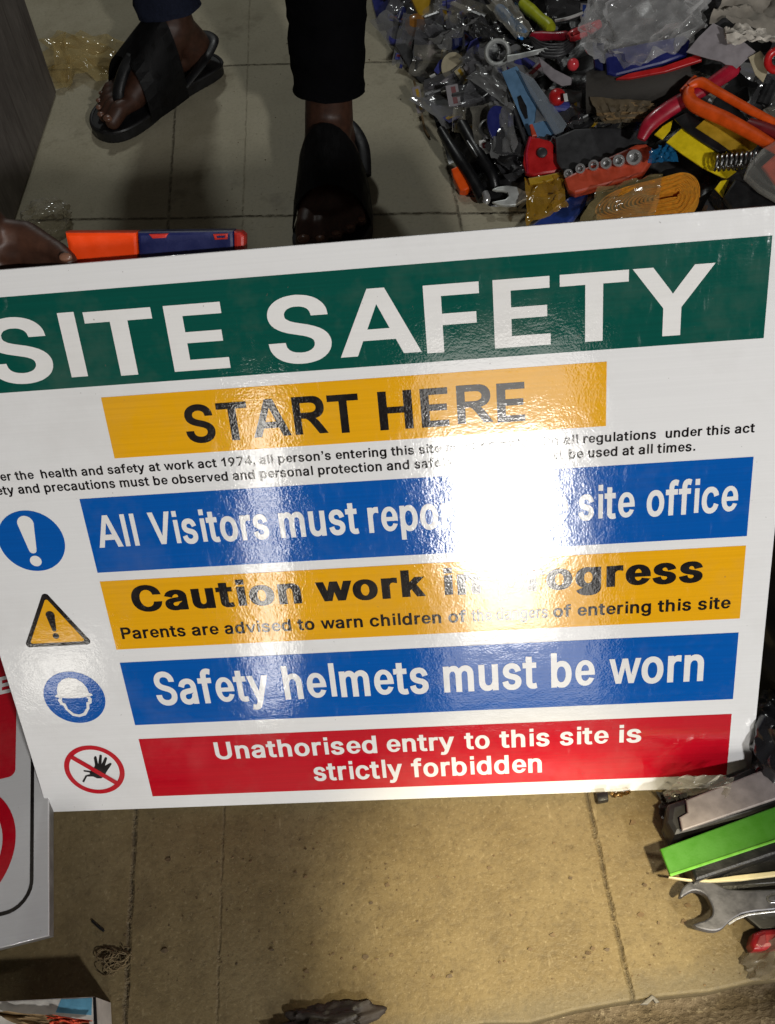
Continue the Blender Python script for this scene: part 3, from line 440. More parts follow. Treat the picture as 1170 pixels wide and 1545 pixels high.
dc = (-0.81861681 * S, vv(0.03478437)); hc = (-0.8187987 * S, vv(0.25688691)); pc_ = (-0.81878094 * S, vv(0.37299177)); dr = .03945 * S
d1 = flatmesh('mandatory_disc', [[circ(*dc, dr)]], Z1, BLUE, sgn)
ex_mark((dc[0] - .001, dc[1]), .056, .0165, 'exclamation_mark', sub(d1, sgn), LW, Z2)
def rounded(pts, r, n=6):
    out = []; m = len(pts)
    for i in range(m):
        p = Vector(pts[i]); a = (Vector(pts[i - 1]) - p).normalized(); b = (Vector(pts[(i + 1) % m]) - p).normalized()
        h = math.acos(a.dot(b)) / 2; t = r / math.tan(h); c = p + (a + b).normalized() * (r / math.sin(h)); s = p + a * t - c; e = p + b * t - c
        for k in range(n + 1): q = s.lerp(e, k / n).normalized() * r + c; out.append((q.x, q.y))
    return out
tA, tB, tC = SL(69, 894), SL(37, 977.5), SL(141.5, 971.5); tb = (tB[1] + tC[1]) / 2; tx = (tB[0] + tC[0]) / 2; hw = (tC[0] - tB[0]) / 2
tri = [(tx, tA[1] + .003), (tx - hw, tb), (tx + hw, tb)]; cen = Vector((tx, tb + (tri[0][1] - tb) / 3))
t1 = flatmesh('warning_triangle', [[rounded(tri, .004)]], Z1, BLK, sgn)
t2 = flatmesh('yellow_field', [[rounded([tuple(cen + (Vector(p) - cen) * .80) for p in tri], .002)]], Z2, YEL, sub(t1, sgn))
ex_mark((tx, cen.y + .0035), .0335, .0095, 'exclamation_mark', sub(t1, sgn), BLK, Z3)
h1 = flatmesh('helmet_disc', [[circ(*hc, dr)]], Z1, BLUE, sgn)
helm = [(-.62, .06), (-.60, .12), (-.52, .16), (-.50, .34), (-.40, .56), (-.22, .72), (0, .78), (.22, .72), (.40, .56), (.50, .34), (.52, .16), (.60, .12), (.62, .06), (.44, .02), (.2, -.01), (0, -.02), (-.2, -.01), (-.44, .02)]
face = [(-.50, .02), (-.56, -.06), (-.52, -.24), (-.43, -.28), (-.40, -.44), (-.22, -.70), (0, -.76), (.22, -.70), (.40, -.44), (.43, -.28), (.52, -.24), (.56, -.06), (.50, .02),
        (.40, .0), (.44, -.08), (.42, -.18), (.35, -.20), (.31, -.42), (.16, -.61), (0, -.66), (-.16, -.61), (-.31, -.42), (-.35, -.20), (-.42, -.18), (-.44, -.08), (-.40, .0)]
flatmesh('helmeted_head', [[[(hc[0] + x * dr, hc[1] + y * dr) for x, y in helm]], [[(hc[0] + x * dr, hc[1] + y * dr) for x, y in face]]], Z2, LW, sub(h1, sgn))
pr = dr * 1.02
p1 = flatmesh('prohibition_ring', [[circ(*pc_, pr), circ(*pc_, pr * .83)]], Z1, RED, sgn)
hand = [(385, 1262), (372, 1288), (364, 1284), (378, 1258), (398, 1252), (396, 1244), (370, 1240), (370, 1234), (402, 1238), (404, 1226), (414, 1228), (420, 1212), (415, 1180), (420, 1172), (427, 1175), (434, 1208), (440, 1168), (447, 1166), (451, 1170), (449, 1208), (464, 1178), (471, 1177), (474, 1183), (464, 1215), (485, 1203), (493, 1203), (493, 1209), (472, 1240), (462, 1260), (448, 1270), (430, 1270), (412, 1262)]
flatmesh('raised_hand', [[Zm(hand)]], Z2, BLK, sub(p1, sgn))
an = math.radians(-42); dx, dy = math.cos(an), math.sin(an); w_ = pr * .085; q_ = pr * .88
flatmesh('prohibition_bar', [[[(pc_[0] + dx * q_ * s - dy * w_ * t, pc_[1] + dy * q_ * s + dx * w_ * t) for s, t in ((-1, -1), (1, -1), (1, 1), (-1, 1))]]], Z3, RED, sub(p1, sgn))

# ------------------------------------------------------------------ the second sign, flat on the floor at the left
ZS = .018
s2 = thing('prohibition_sign', 'white sign board with red panel and black rounded border lying at the left edge', 'sign', G(-200, 1300))
GP = lambda pts, z=ZS: [G(x, y, z) for x, y in pts]
UPV = Vector((0, 0, 1)); s2w = vinyl('white_board_vinyl', (206, 205, 206), .02)
cr, cb = G(73, 1232, ZS), G(73.5, 1412, ZS); dirv = (cr - cb).normalized(); topr = cb + dirv * .60; lft = Vector((-dirv.y, dirv.x, 0))
bm = bmesh.new(); prism(bm, [cb, topr, topr + lft * .45, cb + lft * .45], UPV, .0035, .0006); bmo('panel', bm, s2w, s2)
def b2(a, l, z=0): return cb + dirv * a + lft * l + Vector((0, 0, z))
def flat3(name, outl, mat, par, dz):
    V = []; Fc = []
    for k_, pcs in enumerate(outl):
        b = len(V); tri_ = tessellate_polygon([[Vector((x, y, 0)) for x, y in q] for q in pcs])
        for q in pcs: V += [b2(y, x, dz + k_ * .00002) for x, y in q]
        Fc += [[b + i for i in (t[::-1])] for t in tri_]
    me = bpy.data.meshes.new(name); me.from_pydata(V, [], Fc); ob = finish(name, me, mat, par, smooth=False)
    bm = bmesh.new(); bm.from_mesh(ob.data)
    for f in bm.faces:
        f.normal_update()
        if f.normal.z < 0: f.normal_flip()
    bm.to_mesh(ob.data); bm.free(); return ob
def rrect(x0, y0, x1, y1, r): return rounded([(x0, y0), (x1, y0), (x1, y1), (x0, y1)], r, 8)
pxm = lambda x, y: ((G(x, y, ZS) - cb).dot(lft), (G(x, y, ZS) - cb).dot(dirv))
bl = pxm(51, 1300)[0]; bbm = pxm(0, 1383)[1]; bw = .0042
flat3('black_border', [[rrect(bl, bbm, .45 - bl, .60 - bbm, .030), rrect(bl + bw, bbm + bw, .45 - bl - bw, .60 - bbm - bw, .026)]], BLK, s2, .0003)
rl, rb_ = pxm(24, 1130)[0], pxm(0, 1176)[1]
rp = flat3('red_panel', [[rrect(rl, rb_, .45 - rl, .57, .008)]], RED, s2, .0003)
ex, ey = pxm(15, 1045)
flat3('lettering', [[[(ex - .004, ey), (ex + .016, ey), (ex + .016, ey + .024), (ex - .004, ey + .024), (ex - .004, ey + .019), (ex + .010, ey + .019), (ex + .010, ey + .0145), (ex - .003, ey + .0145), (ex - .003, ey + .0095), (ex + .010, ey + .0095), (ex + .010, ey + .005), (ex - .004, ey + .005)]]], LW, sub(rp, s2), .0006)
rx, ry = pxm(24, 1262); rr_ = .075
rg = flat3('prohibition_ring', [[circ(rx + rr_, ry, rr_, 72), circ(rx + rr_, ry, rr_ * .80, 72)]], RED, s2, .0003)
flat3('black_pictogram', [[[(rx + .022, ry - .032), (rx + .028, ry - .018), (rx + .040, ry - .01), (rx + .06, ry + .02), (rx + .09, ry + .02), (rx + .11, ry - .01), (rx + .12, ry - .034)]]], BLK, sub(rg, s2), .0006)
flat3('prohibition_bar', [[[(rx + .018, ry + .045), (rx + .026, ry + .053), (rx + .132, ry - .045), (rx + .124, ry - .053)]]], RED, sub(rg, s2), .0009)
bm = bmesh.new(); o_ = Vector((.0015, .002, -.0055)); prism(bm, [cb + o_ + lft * .003, topr + o_, topr + lft * .46 + o_, cb + lft * .46 + o_], UPV, .012, .0006)
tag(bmo('backing_board', bm, plastic('grey_board', (120, 116, 112), .6)), 'plain board stacked directly beneath the red and white sign', 'board')

# ------------------------------------------------------------------ person standing beyond the sign
SKIN = skin('dark_skin', (68, 42, 30)); NAIL = plastic('toenail', (112, 78, 62), .3)
DENIM = plastic('navy_denim', (50, 56, 78), .9, bump=.8, scale=300, spec=.2); DARKCLOTH = plastic('black_trouser_cloth', (14, 14, 18), .95, bump=.6, scale=300, spec=.15)
RUBBER = plastic('black_sandal_rubber', (17, 17, 19), .5, bump=.3)
footA_toe, footA_heel = G(146, 208), G(326, 104)
footB_toe, footB_heel = G(500, 420), G(514, 236)
base = (footA_heel + footB_heel) / 2
per = thing('person', 'standing person seen from the shins down in black sandals beyond the sign', 'person', base)
def footframe(toe, heel, L):
    d = (toe - heel); d.z = 0; d.normalize(); l = Vector((-d.y, d.x, 0)); return lambda x, y, z: heel + d * x + l * y + Vector((0, 0, z))
LA = min(.315, (footA_toe - footA_heel).length); LB = .31
kA = LA / .27; fA = footframe(footA_toe, footA_heel, LA); fB = footframe(footB_toe, footB_heel, LB); kB = LB / .27
def foot_caps(f, k, side):
    """side +1: big toe on local +y"""
    P = lambda x, y, z: f(x * k, y * k * side, z * k + .022)
    c = [(P(.035, 0, .038), .034 * k, P(.060, 0, .085), .036 * k), (P(.03, 0, .03), .03 * k, P(.10, -.018, .03), .024 * k), (P(.060, 0, .085), .037 * k, P(.14, .008, .052), .031 * k), (P(.10, .012, .06), .032 * k, P(.185, .024, .030), .024 * k),
         (P(.09, -.012, .042), .030 * k, P(.172, -.030, .024), .019 * k), (P(.185, .022, .028), .024 * k, P(.172, -.03, .022), .018 * k), (P(.13, .0, .04), .032 * k, P(.178, 0, .03), .026 * k)]
    for (x0, y0, x1, y1, r) in ((.19, .032, .245, .036, .0155), (.188, .012, .246, .012, .0118), (.184, -.006, .236, -.010, .0108), (.178, -.022, .224, -.029, .0102), (.17, -.036, .208, -.045, .0098)):
        m = ((x0 + x1) / 2 + .008, (y0 + y1) / 2); c += [(P(x0, y0, .026), r * 1.05 * k, P(m[0], m[1], .026), r * k), (P(m[0], m[1], .026), r * k, P(x1, y1, .0145), r * .95 * k)]
    return c
upA = Vector((-.03, .02, 1)); upB = Vector((-.01, .03, 1))
def leg_caps(f, k, lean, kneex, hip):
    an = f(.06 * k, 0, .085 * k + .022); kn = Vector((an.x + kneex[0], an.y + kneex[1], .49)); h = hip
    calf = an.lerp(kn, .68) - Vector((0, -.025, 0)); low = an.lerp(kn, .22)
    return [(an, .037 * k, low, .035 * k), (low, .035 * k, calf, .056), (calf, .056, kn, .055), (kn, .056, h, .085)]
hipA = Vector((base.x - .14, base.y + .14, .90)); hipB = Vector((base.x + .17, base.y + .14, .90))
caps = foot_caps(fA, kA, 1) + leg_caps(fA, kA, 0, (-.015, .05), hipA) + foot_caps(fB, kB, -1) + leg_caps(fB, kB, 0, (.055, .04), hipB) + [(hipA, .10, hipB, .10), (hipA.lerp(hipB, .5), .14, hipA.lerp(hipB, .5) + Vector((0, .02, .12)), .12)]
organic('body', caps, .0042, SKIN, per, 5)
def trouser_leg(name, f, k, kneex, hip, hemz, mat, r0, shift=Vector((0, 0, 0))):
    an = f(.06 * k, 0, .085 * k + .022) + shift; kn = Vector((an.x + kneex[0], an.y + kneex[1], .49)); bm = bmesh.new()
    path = [Vector((an.x + kneex[0] * .1, an.y + kneex[1] * .1, hemz))] + [an.lerp(kn, t) for t in (.38, .6, .8, 1)] + [kn.lerp(hip, t) for t in (.35, .7, 1)] + [hip + Vector((0, 0, .1))]
    rad = [r0, r0 * 1.03, r0 * 1.10, r0 * 1.14, r0 * 1.16, .088, .105, .120, .12]
    pp = smoothpath(path, 7); rr = []
    for i in range(len(rad) - 1): rr += [rad[i] + (rad[i + 1] - rad[i]) * j / 7 for j in range(7)]
    rr.append(rad[-1]); tube(bm, pp, rr, 36, 1, Vector((0, 1, 0)), cap=False)
    for v in bm.verts:
        q = Vector((v.co.x * 16, v.co.y * 16, v.co.z * 30)); n = noise.noise(q) + .5 * noise.noise(q * 2.2); c = Vector((pp[0].x, pp[0].y, v.co.z))
        v.co += (v.co - c).normalized() * n * .009
    r = bmesh.ops.solidify(bm, geom=bm.faces[:], thickness=.003); return bmo(name, bm, mat, per, angle=180)
trouser_leg('trouser_leg', fA, kA, (-.015, .05), hipA, .150, DENIM, .060)
tb_ = trouser_leg('trouser_leg', fB, kB, (.055, .04), hipB, .172, DARKCLOTH, .060); tb_['label'] = 'black trouser leg in shadow'
def sandal(f, k, side, thong):
    out = [(-.008, .0), (-.002, .024), (.02, .036), (.07, .036), (.13, .040), (.19, .055), (.235, .056), (.262, .040), (.272, .012), (.266, -.016), (.245, -.042), (.21, -.058), (.16, -.056), (.10, -.044), (.05, -.038), (.015, -.034), (-.004, -.018)]
    sm = smoothpath([Vector((x, y, 0)) for x, y in out + out[:1]], 3)[:-1]
    bm = bmesh.new(); prism(bm, [f(p.x * k, p.y * k * side, .024) for p in sm], Vector((0, 0, 1)), .0235, .004, 3); sole = bmo('sole', bm, RUBBER, per)
    bm = bmesh.new(); rim = [f(p.x * k * .985, p.y * k * side * .97, .0225) for p in sm]; tube(bm, rim + rim[:2], .0042, 8, 1, Vector((0, 0, 1))); bmo('sole_rim', bm, RUBBER, sub(sole, per))
    bm = bmesh.new(); P = lambda x, y, z: f(x * k, y * k * side, z * k + .022)
    def strap(x, w, hs, t=.005):
        ring = []
        for s in range(17):
            a = math.pi * s / 16; yy = math.cos(a); zz = math.sin(a); ring.append((yy, zz))
        g = []
        for xx, hw_, hh in hs:
            g.append([bm.verts.new(P(xx - .016 * zz, yy * hw_, -.006 + zz * hh)) for yy, zz in ring])
        for a_, b_ in zip(g, g[1:]):
            for s in range(16): bm.faces.new((a_[s], a_[s + 1], b_[s + 1], b_[s]))
    if thong:
        strap(.15, .05, [(.100, .056, .134), (.12, .059, .126), (.14, .062, .116), (.165, .065, .103), (.190, .066, .090)])
        bmesh.ops.solidify(bm, geom=bm.faces[:], thickness=.004); tube(bm, smoothpath([P(.160, .008, .082), P(.190, .016, .066), P(.214, .022, .040), P(.217, .023, .0)], 4), .0115 * k, 10, .7)
    else:
        strap(.15, .05, [(.128, .055, .120), (.155, .058, .105), (.18, .060, .090), (.208, .060, .074)]); bmesh.ops.solidify(bm, geom=bm.faces[:], thickness=.005)
    bmo('strap', bm, RUBBER, per, angle=180)
    bm = bmesh.new(); 
    back = [P(.10, .047, .012), P(.05, .044, .03), P(.006, .024, .040), P(-.004, .0, .042), P(.006, -.024, .040), P(.05, -.044, .03), P(.10, -.047, .012)]
    tube(bm, smoothpath(back, 6), .010 * k, 10, .45, Vector((0, 0, 1))); bmo('heel_strap', bm, RUBBER, per)
    for (x1, y1, r) in ((.245, .036, .0155), (.246, .012, .0118), (.236, -.010, .0108), (.224, -.029, .0102), (.208, -.045, .0098)):
        bm = bmesh.new(); r_ = bmesh.ops.create_icosphere(bm, subdivisions=2, radius=1); c = P(x1 + r * .35, y1, .0145 + r * .55)
        ax = (P(1, 0, 0) - P(0, 0, 0)).normalized(); ay = Vector((-ax.y, ax.x, 0)); 
        for v in r_['verts']: v.co = c + ax * (v.co.x * r * .62 * k) + ay * (v.co.y * r * .62 * k) + (Vector((0, 0, 1)) + ax * .5) * (v.co.z * r * .42 * k)
        bmo('toenail', bm, NAIL, per)
sandal(fA, kA, 1, True); sandal(fB, kB, -1, False)

# hand holding the sign's top left corner from behind
hnd = thing('person', 'hand of someone out of frame gripping the top left corner of the site safety sign', 'person', SP(-40, 360, -.03))
def H3(px, py, off): return SP(px, py, off)
hc_ = [((-330, 470, .03), .036, (-190, 400, .0), .030), ((-190, 400, .0), .031, (-118, 372, -.028), .036), ((-150, 360, -.02), .030, (-30, 348, -.034), .026), ((-140, 410, -.02), .028, (-40, 425, -.030), .024), ((-150, 385, -.02), .03, (-40, 385, -.032), .027),
       ((-30, 345, -.036), .0125, (40, 352, -.036), .0115), ((40, 352, -.036), .0115, (88, 381, -.024), .0100), ((88, 381, -.024), .0100, (104, 394, -.014), .0085),
       ((-34, 375, -.034), .0125, (44, 386, -.034), .0115), ((44, 386, -.034), .0115, (86, 412, -.020), .0100), ((86, 412, -.020), .010, (96, 424, -.012), .0085),
       ((-36, 405, -.030), .012, (36, 424, -.031), .011), ((36, 424, -.031), .011, (74, 448, -.018), .0095), ((74, 448, -.018), .0095, (84, 458, -.012), .0080),
       ((-40, 430, -.028), .011, (20, 458, -.029), .0095), ((20, 458, -.029), .0095, (52, 480, -.016), .0085), ((52, 480, -.016), .0085, (60, 488, -.011), .0072),
       ((-130, 400, -.005), .022, (-86, 430, .016), .0145), ((-86, 430, .016), .0140, (-52, 452, .0165), .0125), ((-52, 452, .0165), .0125, (-24, 466, .0125), .0105)]
organic('hand', [(H3(*a), r0, H3(*b), r1) for a, r0, b, r1 in hc_], .0026, SKIN, hnd, 5)
bm = bmesh.new()
pth = smoothpath([H3(-175, 392, 0), H3(-330, 470, .03), H3(-620, 640, .10), H3(-900, 860, .22)], 6); tube(bm, pth, [.036 + .02 * i / len(pth) for i in range(len(pth))], 24)
bmo('sleeve', bm, DARKCLOTH, hnd)
bm = bmesh.new()
for (x, y, o_), r in (((99, 388, -.006), .006),):
    q = bmesh.ops.create_icosphere(bm, subdivisions=2, radius=1)
    for v in q['verts']: v.co = H3(x, y, o_) + SU * v.co.x * r + SV * v.co.y * r * .7 + SN * v.co.z * r * .3
bmo('fingernail', bm, NAIL, hnd)

# ------------------------------------------------------------------ left side of the lane
bA, bB = G(86, 142), G(26, 322); dd_ = (bB - bA).normalized(); nn_ = Vector((-dd_.y, dd_.x, 0)); nn_ = nn_ if nn_.x < 0 else -nn_
def carton_material():
    k = NT('weathered_board'); v = k.coord(scale=(1, 1, .35)); n = k.noise(v, 22, 6, .7); s = k.noise(k.coord(scale=(30, 30, 2)), 3, 4, .6)
    c1 = k.ramp(n, [(.3, (.10, .085, .078)), (.55, (.17, .15, .135)), (.75, (.25, .22, .20))]); k.l(k.mix(k.ramp(s, [(.55, (0,) * 3), (.7, (.7,) * 3)]), c1, (.07, .055, .05, 1)), k.p.inputs['Base Color'])
    k.p.inputs['Roughness'].default_value = .7; k.l(k.bump(s, .4, .003), k.p.inputs['Normal']); return k.m
bm = bmesh.new(); Zb = .55; lean = Vector((.035, .0, 0))
pts = [bA, bB + dd_ * .35, bB + dd_ * .35 + nn_ * .30, bA + nn_ * .30]
prism(bm, [p + Vector((0, 0, Zb)) + lean for p in pts], UPV, Zb, .006)
for v in bm.verts:
    v.co.x += .006 * noise.noise(v.co * 9) - (lean.x * (1 - v.co.z / Zb))
bx = thing('board_box', 'tall worn grey brown board box standing at the top left beside the sandal', 'box', bA)
bmo('body', bm, carton_material(), bx)
TAPE = film('packing_tape', (150, 130, 90), .5, .2)
bm = bmesh.new(); a_ = bA - nn_ * .003; b_ = bB - nn_ * .003
prism(bm, [a_ + dd_ * .02 + Vector((.0, 0, .26)) + lean * -.2 - nn_ * .004, b_ + dd_ * .3 + Vector((0, 0, .26)) + lean * -.2 - nn_ * .004, b_ + dd_ * .3 + Vector((0, 0, .21)) + lean * -.25 - nn_ * .004, a_ + dd_ * .02 + Vector((0, 0, .21)) + lean * -.25 - nn_ * .004], -nn_, .001)
bmo('tape_strip', bm, TAPE, bx)
CLEAR = film('clear_polythene', (210, 205, 190)); TANF = film('yellowed_polythene', (205, 185, 130), .16); GREYF = film('grey_polythene', (150, 150, 150), .38); SMOKE = film('smoky_polythene', (66, 66, 68), .6, .14)
def bag(name, label, px, py, rx, ry, z, hz, mat, seed, amp=.38, freq=2.2, group=None, cat='bag', sub_=4):
    p = G(px, py, z); bm = bmesh.new(); blob(bm, p, WW(p, rx), WW(p, ry) * 1.25, hz, seed, amp, freq, sub_); o = bmo(name, bm, mat, angle=50)
    return tag(o, label, cat, group)
pb = thing('plastic_bag', 'crumpled yellowish clear bag on the floor between the board box and the sandal', 'bag', G(128, 95))
for k_, P4 in enumerate(([(66, 70, .03), (120, 44, .05), (196, 66, .02), (150, 128, .004)], [(60, 96, .01), (110, 52, .045), (184, 84, .012), (96, 134, .004)], [(74, 60, .07), (100, 50, .06), (104, 128, .006), (82, 138, .004)])):
    bm = bmesh.new(); sheet(bm, [G(*p) for p in P4], 26, 24, .016, 400 + k_ * 7, 1.8); bmo('crumpled_fold', bm, TANF, pb)
bag('plastic_bag', 'small crumpled clear bag on the floor above the gripping hand', 70, 325, 34, 24, .02, .022, CLEAR, 11)
# box cutter held by the same hand, just behind the sign's top edge
tl = thing('box_cutter', 'bright orange and navy box cutter held behind the top edge of the sign', 'cutter', SP(235, 372, -.03))
ORN = plastic('fluorescent_orange', (255, 74, 14), .35, var=.08); NAVY = plastic('navy_plastic', (24, 32, 84), .4); DRED = plastic('dull_red_plastic', (196, 44, 34), .4)
def heldbar(par, name, pts, off, t, mat, bev=.002):
    bm = bmesh.new(); prism(bm, [SP(x, y, off) for x, y in pts], SN, t, bev); return bmo(name, bm, mat, par)
heldbar(tl, 'blade_cover', [(97, 350), (206, 350), (209, 400), (112, 404), (103, 380)], -.022, .016, ORN, .003)
hb = heldbar(tl, 'handle', [(207, 350), (352, 348), (354, 396), (210, 400)], -.021, .018, NAVY, .003)
heldbar(tl, 'end_cap', [(352, 349), (363, 350), (369, 356), (369, 388), (364, 396), (353, 396)], -.0215, .017, DRED, .003)
heldbar(sub(hb, tl), 'thumb_slide', [(224, 353), (254, 352), (250, 359), (230, 360)], -.0195, .004, DRED, .001)
heldbar(sub(hb, tl), 'lock_button', [(321, 353), (344, 352), (343, 361), (324, 362)], -.0195, .004, DRED, .001)
heldbar(sub(hb, tl), 'button_recess', [(326, 355.5), (340, 355), (339, 358.5), (328, 359)], -.0190, .002, NAVY, .0004)

# ------------------------------------------------------------------ heap of tools on the right
BND = [G(*p) for p in ((470, -420), (520, -160), (566, 10), (592, 80), (632, 128), (658, 196), (684, 282), (716, 312), (800, 318), (980, 372), (1130, 470))]
def mound(x, y):
    best = 9; sgn_ = 1
    for a, b in zip(BND, BND[1:]):
        dx, dy = b.x - a.x, b.y - a.y; t = max(0, min(1, ((x - a.x) * dx + (y - a.y) * dy) / (dx * dx + dy * dy)))
        ex, ey = x - a.x - t * dx, y - a.y - t * dy; d = math.hypot(ex, ey)
        if d < best: best = d; sgn_ = 1 if dx * (y - a.y) - dy * (x - a.x) > 0 else -1
    if sgn_ < 0: return -.02
    return .15 * (1 - math.exp(-best / .15)) 
def Hh(px, py, lift=0.0):
    d = ray(px, py); t = 0.5
    while t < 4:
        p = CAM + d * t
        if p.z <= max(0, mound(p.x, p.y)) + lift: break
        t += .004
    return p
VIEW = lambda p: (CAM - p).normalized()
BLACKP = plastic('black_plastic', (20, 20, 22), .38, bump=.3); DGREY = plastic('dark_grey_plastic', (52, 52, 54), .5); CHROME = plastic('chromed_steel', (215, 215, 215), .22, .7, .1); STEEL = plastic('dull_steel', (150, 150, 150), .32, 1.0)
GREYFILM2 = film('mid_grey_polythene', (128, 128, 132), .26, .12)
SATIN = plastic('pale_satin_steel', (205, 208, 205), .4, .35)
REDP = plastic('red_plastic', (190, 28, 30), .32, coat=.3); CRIM = plastic('crimson_plastic', (170, 22, 48), .38, coat=.2); PINKR = plastic('pinkish_red_plastic', (235, 70, 78), .3, coat=.4)
ORANGE = plastic('orange_plastic', (226, 84, 16), .38); BRIGHTO = plastic('bright_orange_plastic', (255, 88, 10), .35); SALMON = plastic('brick_orange_plastic', (196, 76, 48), .42)
YELP = plastic('yellow_plastic', (232, 205, 20), .35, coat=.3); MUST = plastic('mustard_webbing', (226, 150, 30), .75, bump=.8, scale=200); OCHRE = plastic('ochre_plastic', (176, 140, 30), .4); LIME = plastic('lime_plastic', (196, 205, 40), .35)
BLUEP = plastic('blue_plastic', (34, 62, 140), .35, coat=.2); ROYAL = plastic('royal_blue_plastic', (26, 34, 104), .35, coat=.2); SKY = plastic('sky_blue_plastic', (50, 130, 205), .3, coat=.4); CARDB = plastic('blue_backing_card', (88, 126, 160), .55)
CREAM = plastic('cream_card', (176, 166, 138), .6); PAPER = plastic('grey_white_paper', (196, 190, 180), .85); GREYC = plastic('grey_card', (140, 134, 138), .5); BROWNP = plastic('brown_paper', (132, 108, 74), .85); AMBER = plastic('amber_plastic', (150, 100, 40), .3, coat=.4); WHITEP = plastic('white_plastic', (215, 215, 212), .35)
INDIGO = plastic('indigo_print', (58, 62, 132), .4); TEAL = film('blue_film', (30, 110, 160), .6); AMBF = film('amber_cellophane', (196, 150, 50), .45); DKRED = plastic('dark_red_plastic', (110, 20, 28), .45)
bm = bmesh.new(); g = []; nx_, ny_ = 90, 110; x0_, x1_, y0_, y1_ = BND[0].x - .2, G(1400, 60).x + .25, G(1000, 372).y - .02, G(700, -330).y
for j in range(ny_ + 1):
    row = []
    for i in range(nx_ + 1):
        x = x0_ + (x1_ - x0_) * i / nx_; y = y0_ + (y1_ - y0_) * j / ny_; m = mound(x, y); q = Vector((x * 17, y * 17, 0))
        row.append(bm.verts.new((x, y, m + (.020 * (abs(noise.noise(q)) * -1.5 + .2) + .012 * noise.noise(q * 2.6) - .012 if m > .012 else -.004))))
    g.append(row)
for j in range(ny_):
    for i in range(nx_):
        f = (g[j][i], g[j][i + 1], g[j + 1][i + 1], g[j + 1][i])
        if max(v.co.z for v in f) > 0: bm.faces.new(f)
for v in [v for v in bm.verts if not v.link_faces]: bm.verts.remove(v)
mo = bmo('plastic_wrappings', bm, plastic('black_wrapping_plastic', (30, 30, 31), .3, var=.4, bump=.6, scale=25), angle=30); tag(mo, 'dark crumpled wrappings packed under and between the heaped tools', None, kind='stuff')

def face(p, k=.5): return (UPV * (1 - k) + VIEW(p) * k).normalized()
def trace(pts, lift, thick, k=.5, bev=.0015, bm=None, n=None, tilt=None):
    cx = sum(p[0] for p in pts) / len(pts); cy = sum(p[1] for p in pts) / len(pts); c = Hh(cx, cy, lift); n = n or face(c, k)
    if tilt: n = (n + Vector(tilt)).normalized()
    bm = bm or bmesh.new(); prism(bm, [onplane(x, y, c, n) for x, y in pts], n, thick, bev); return bm
def item(name, label, cat, pts, lift, thick, mat, k=.5, bev=.0015, group=None, tilt=None):
    return tag(bmo(name, trace(pts, lift, thick, k, bev, tilt=tilt), mat), label, cat, group)
def rodpts(pts, lift): return [Hh(x, y, lift + (z[0] if z else 0)) for x, y, *z in pts]
def rod(bm, pts, rpx, lift=.01, sides=14, squash=1.0, sm=True, up=None):
    p = rodpts(pts, lift); r = [WW(q, w) for q, w in zip(p, rpx)]
    if sm and len(p) > 2:
        k = 5; rr = []
        for a, b in zip(r, r[1:]): rr += [a + (b - a) * j / k for j in range(k)]
        rr.append(r[-1]); p = smoothpath(p, k); r = rr
    tube(bm, p, r, sides, squash, up or face(p[0], .6)); return bm
def base_of(px, py, lift=0): return Hh(px, py, lift)
def dome(px, py, rpx, lift, bm, n=None, h=1.0, seg=2):
    c = Hh(px, py, lift); n = n or face(c, .6); r = WW(c, rpx); x = n.cross(Vector((.2, 1, .1))).normalized(); y = n.cross(x); q = bmesh.ops.create_icosphere(bm, subdivisions=3, radius=1)
    for v in q['verts']: v.co = c + (x * v.co.x + y * v.co.y) * r + n * (v.co.z * r * h)
    return bm

# ring spanner
rs = thing('ring_spanner', 'chrome spanner with a round ring end pointing at the grey packets', 'spanner', base_of(751, 79))
c = Hh(751, 79, .062); n = face(c, .75); bm = bmesh.new(); R0 = WW(c, 16.5); torus(bm, c, n, R0, WW(c, 3.6), seg=40, squash=1.5); bmo('ring', bm, SATIN, rs)
bm = bmesh.new(); rod(bm, [(767, 88, .062), (785, 84, .062), (812, 78, .062), (850, 71, .05)], [6, 4, 4, 5], 0, squash=.5); bmo('shank', bm, SATIN, rs)
# blister card with slot
bc = [(757, 108), (780, 99), (812, 146), (846, 196), (834, 211), (798, 204)]
bct = thing('backing_card', 'long pale blue hanging card with a slot, beside the red hinged tool', 'card', base_of(798, 160))
bmo('card', trace(bc, .035, .0015, .6, .0004), CARDB, bct)
bmo('hanging_slot', trace([(781, 146), (786, 143), (795, 160), (797, 178), (793, 179), (785, 163)], .0365, .001, .6, .0002), BLACKP, bct)
bm = bmesh.new(); rod(bm, [(752, 112), (770, 150), (790, 205), (796, 222)], [3.2, 3.2, 3, 3], .036); bmo('card_spine', bm, DGREY, bct)
ft = film('blister_film', (170, 180, 190), .3); bmo('blister', trace([(782, 104), (806, 118), (856, 186), (846, 205), (838, 203), (800, 140)], .045, .006, .6, .002), ft, bct)
# red heart shaped tool
rt = thing('hinged_tool', 'red plastic tool with two rounded lobes and a grey button', 'tool', base_of(818, 235))
ro = [(798, 204), (815, 207), (832, 212), (838, 220), (836, 228), (845, 236), (850, 245), (847, 256), (838, 260), (822, 262), (806, 265), (793, 259), (789, 246), (791, 228)]
rb2 = bmo('body', trace(ro, .05, .02, .6, .004), REDP, rt); c = Hh(818.5, 230, .056); bm = bmesh.new(); dome(818.5, 230, 8, .053, bm, h=.35); bmo('button', bm, DGREY, rt)
bmo('stem', trace([(799, 187), (804, 186), (811, 204), (803, 206)], .05, .008, .6, .002), SALMON, rt)
bm = bmesh.new(); rod(bm, [(801, 206), (795, 232), (797, 262)], [2, 2.2, 2], .056); bmo('rim', bm, CRIM, rt)
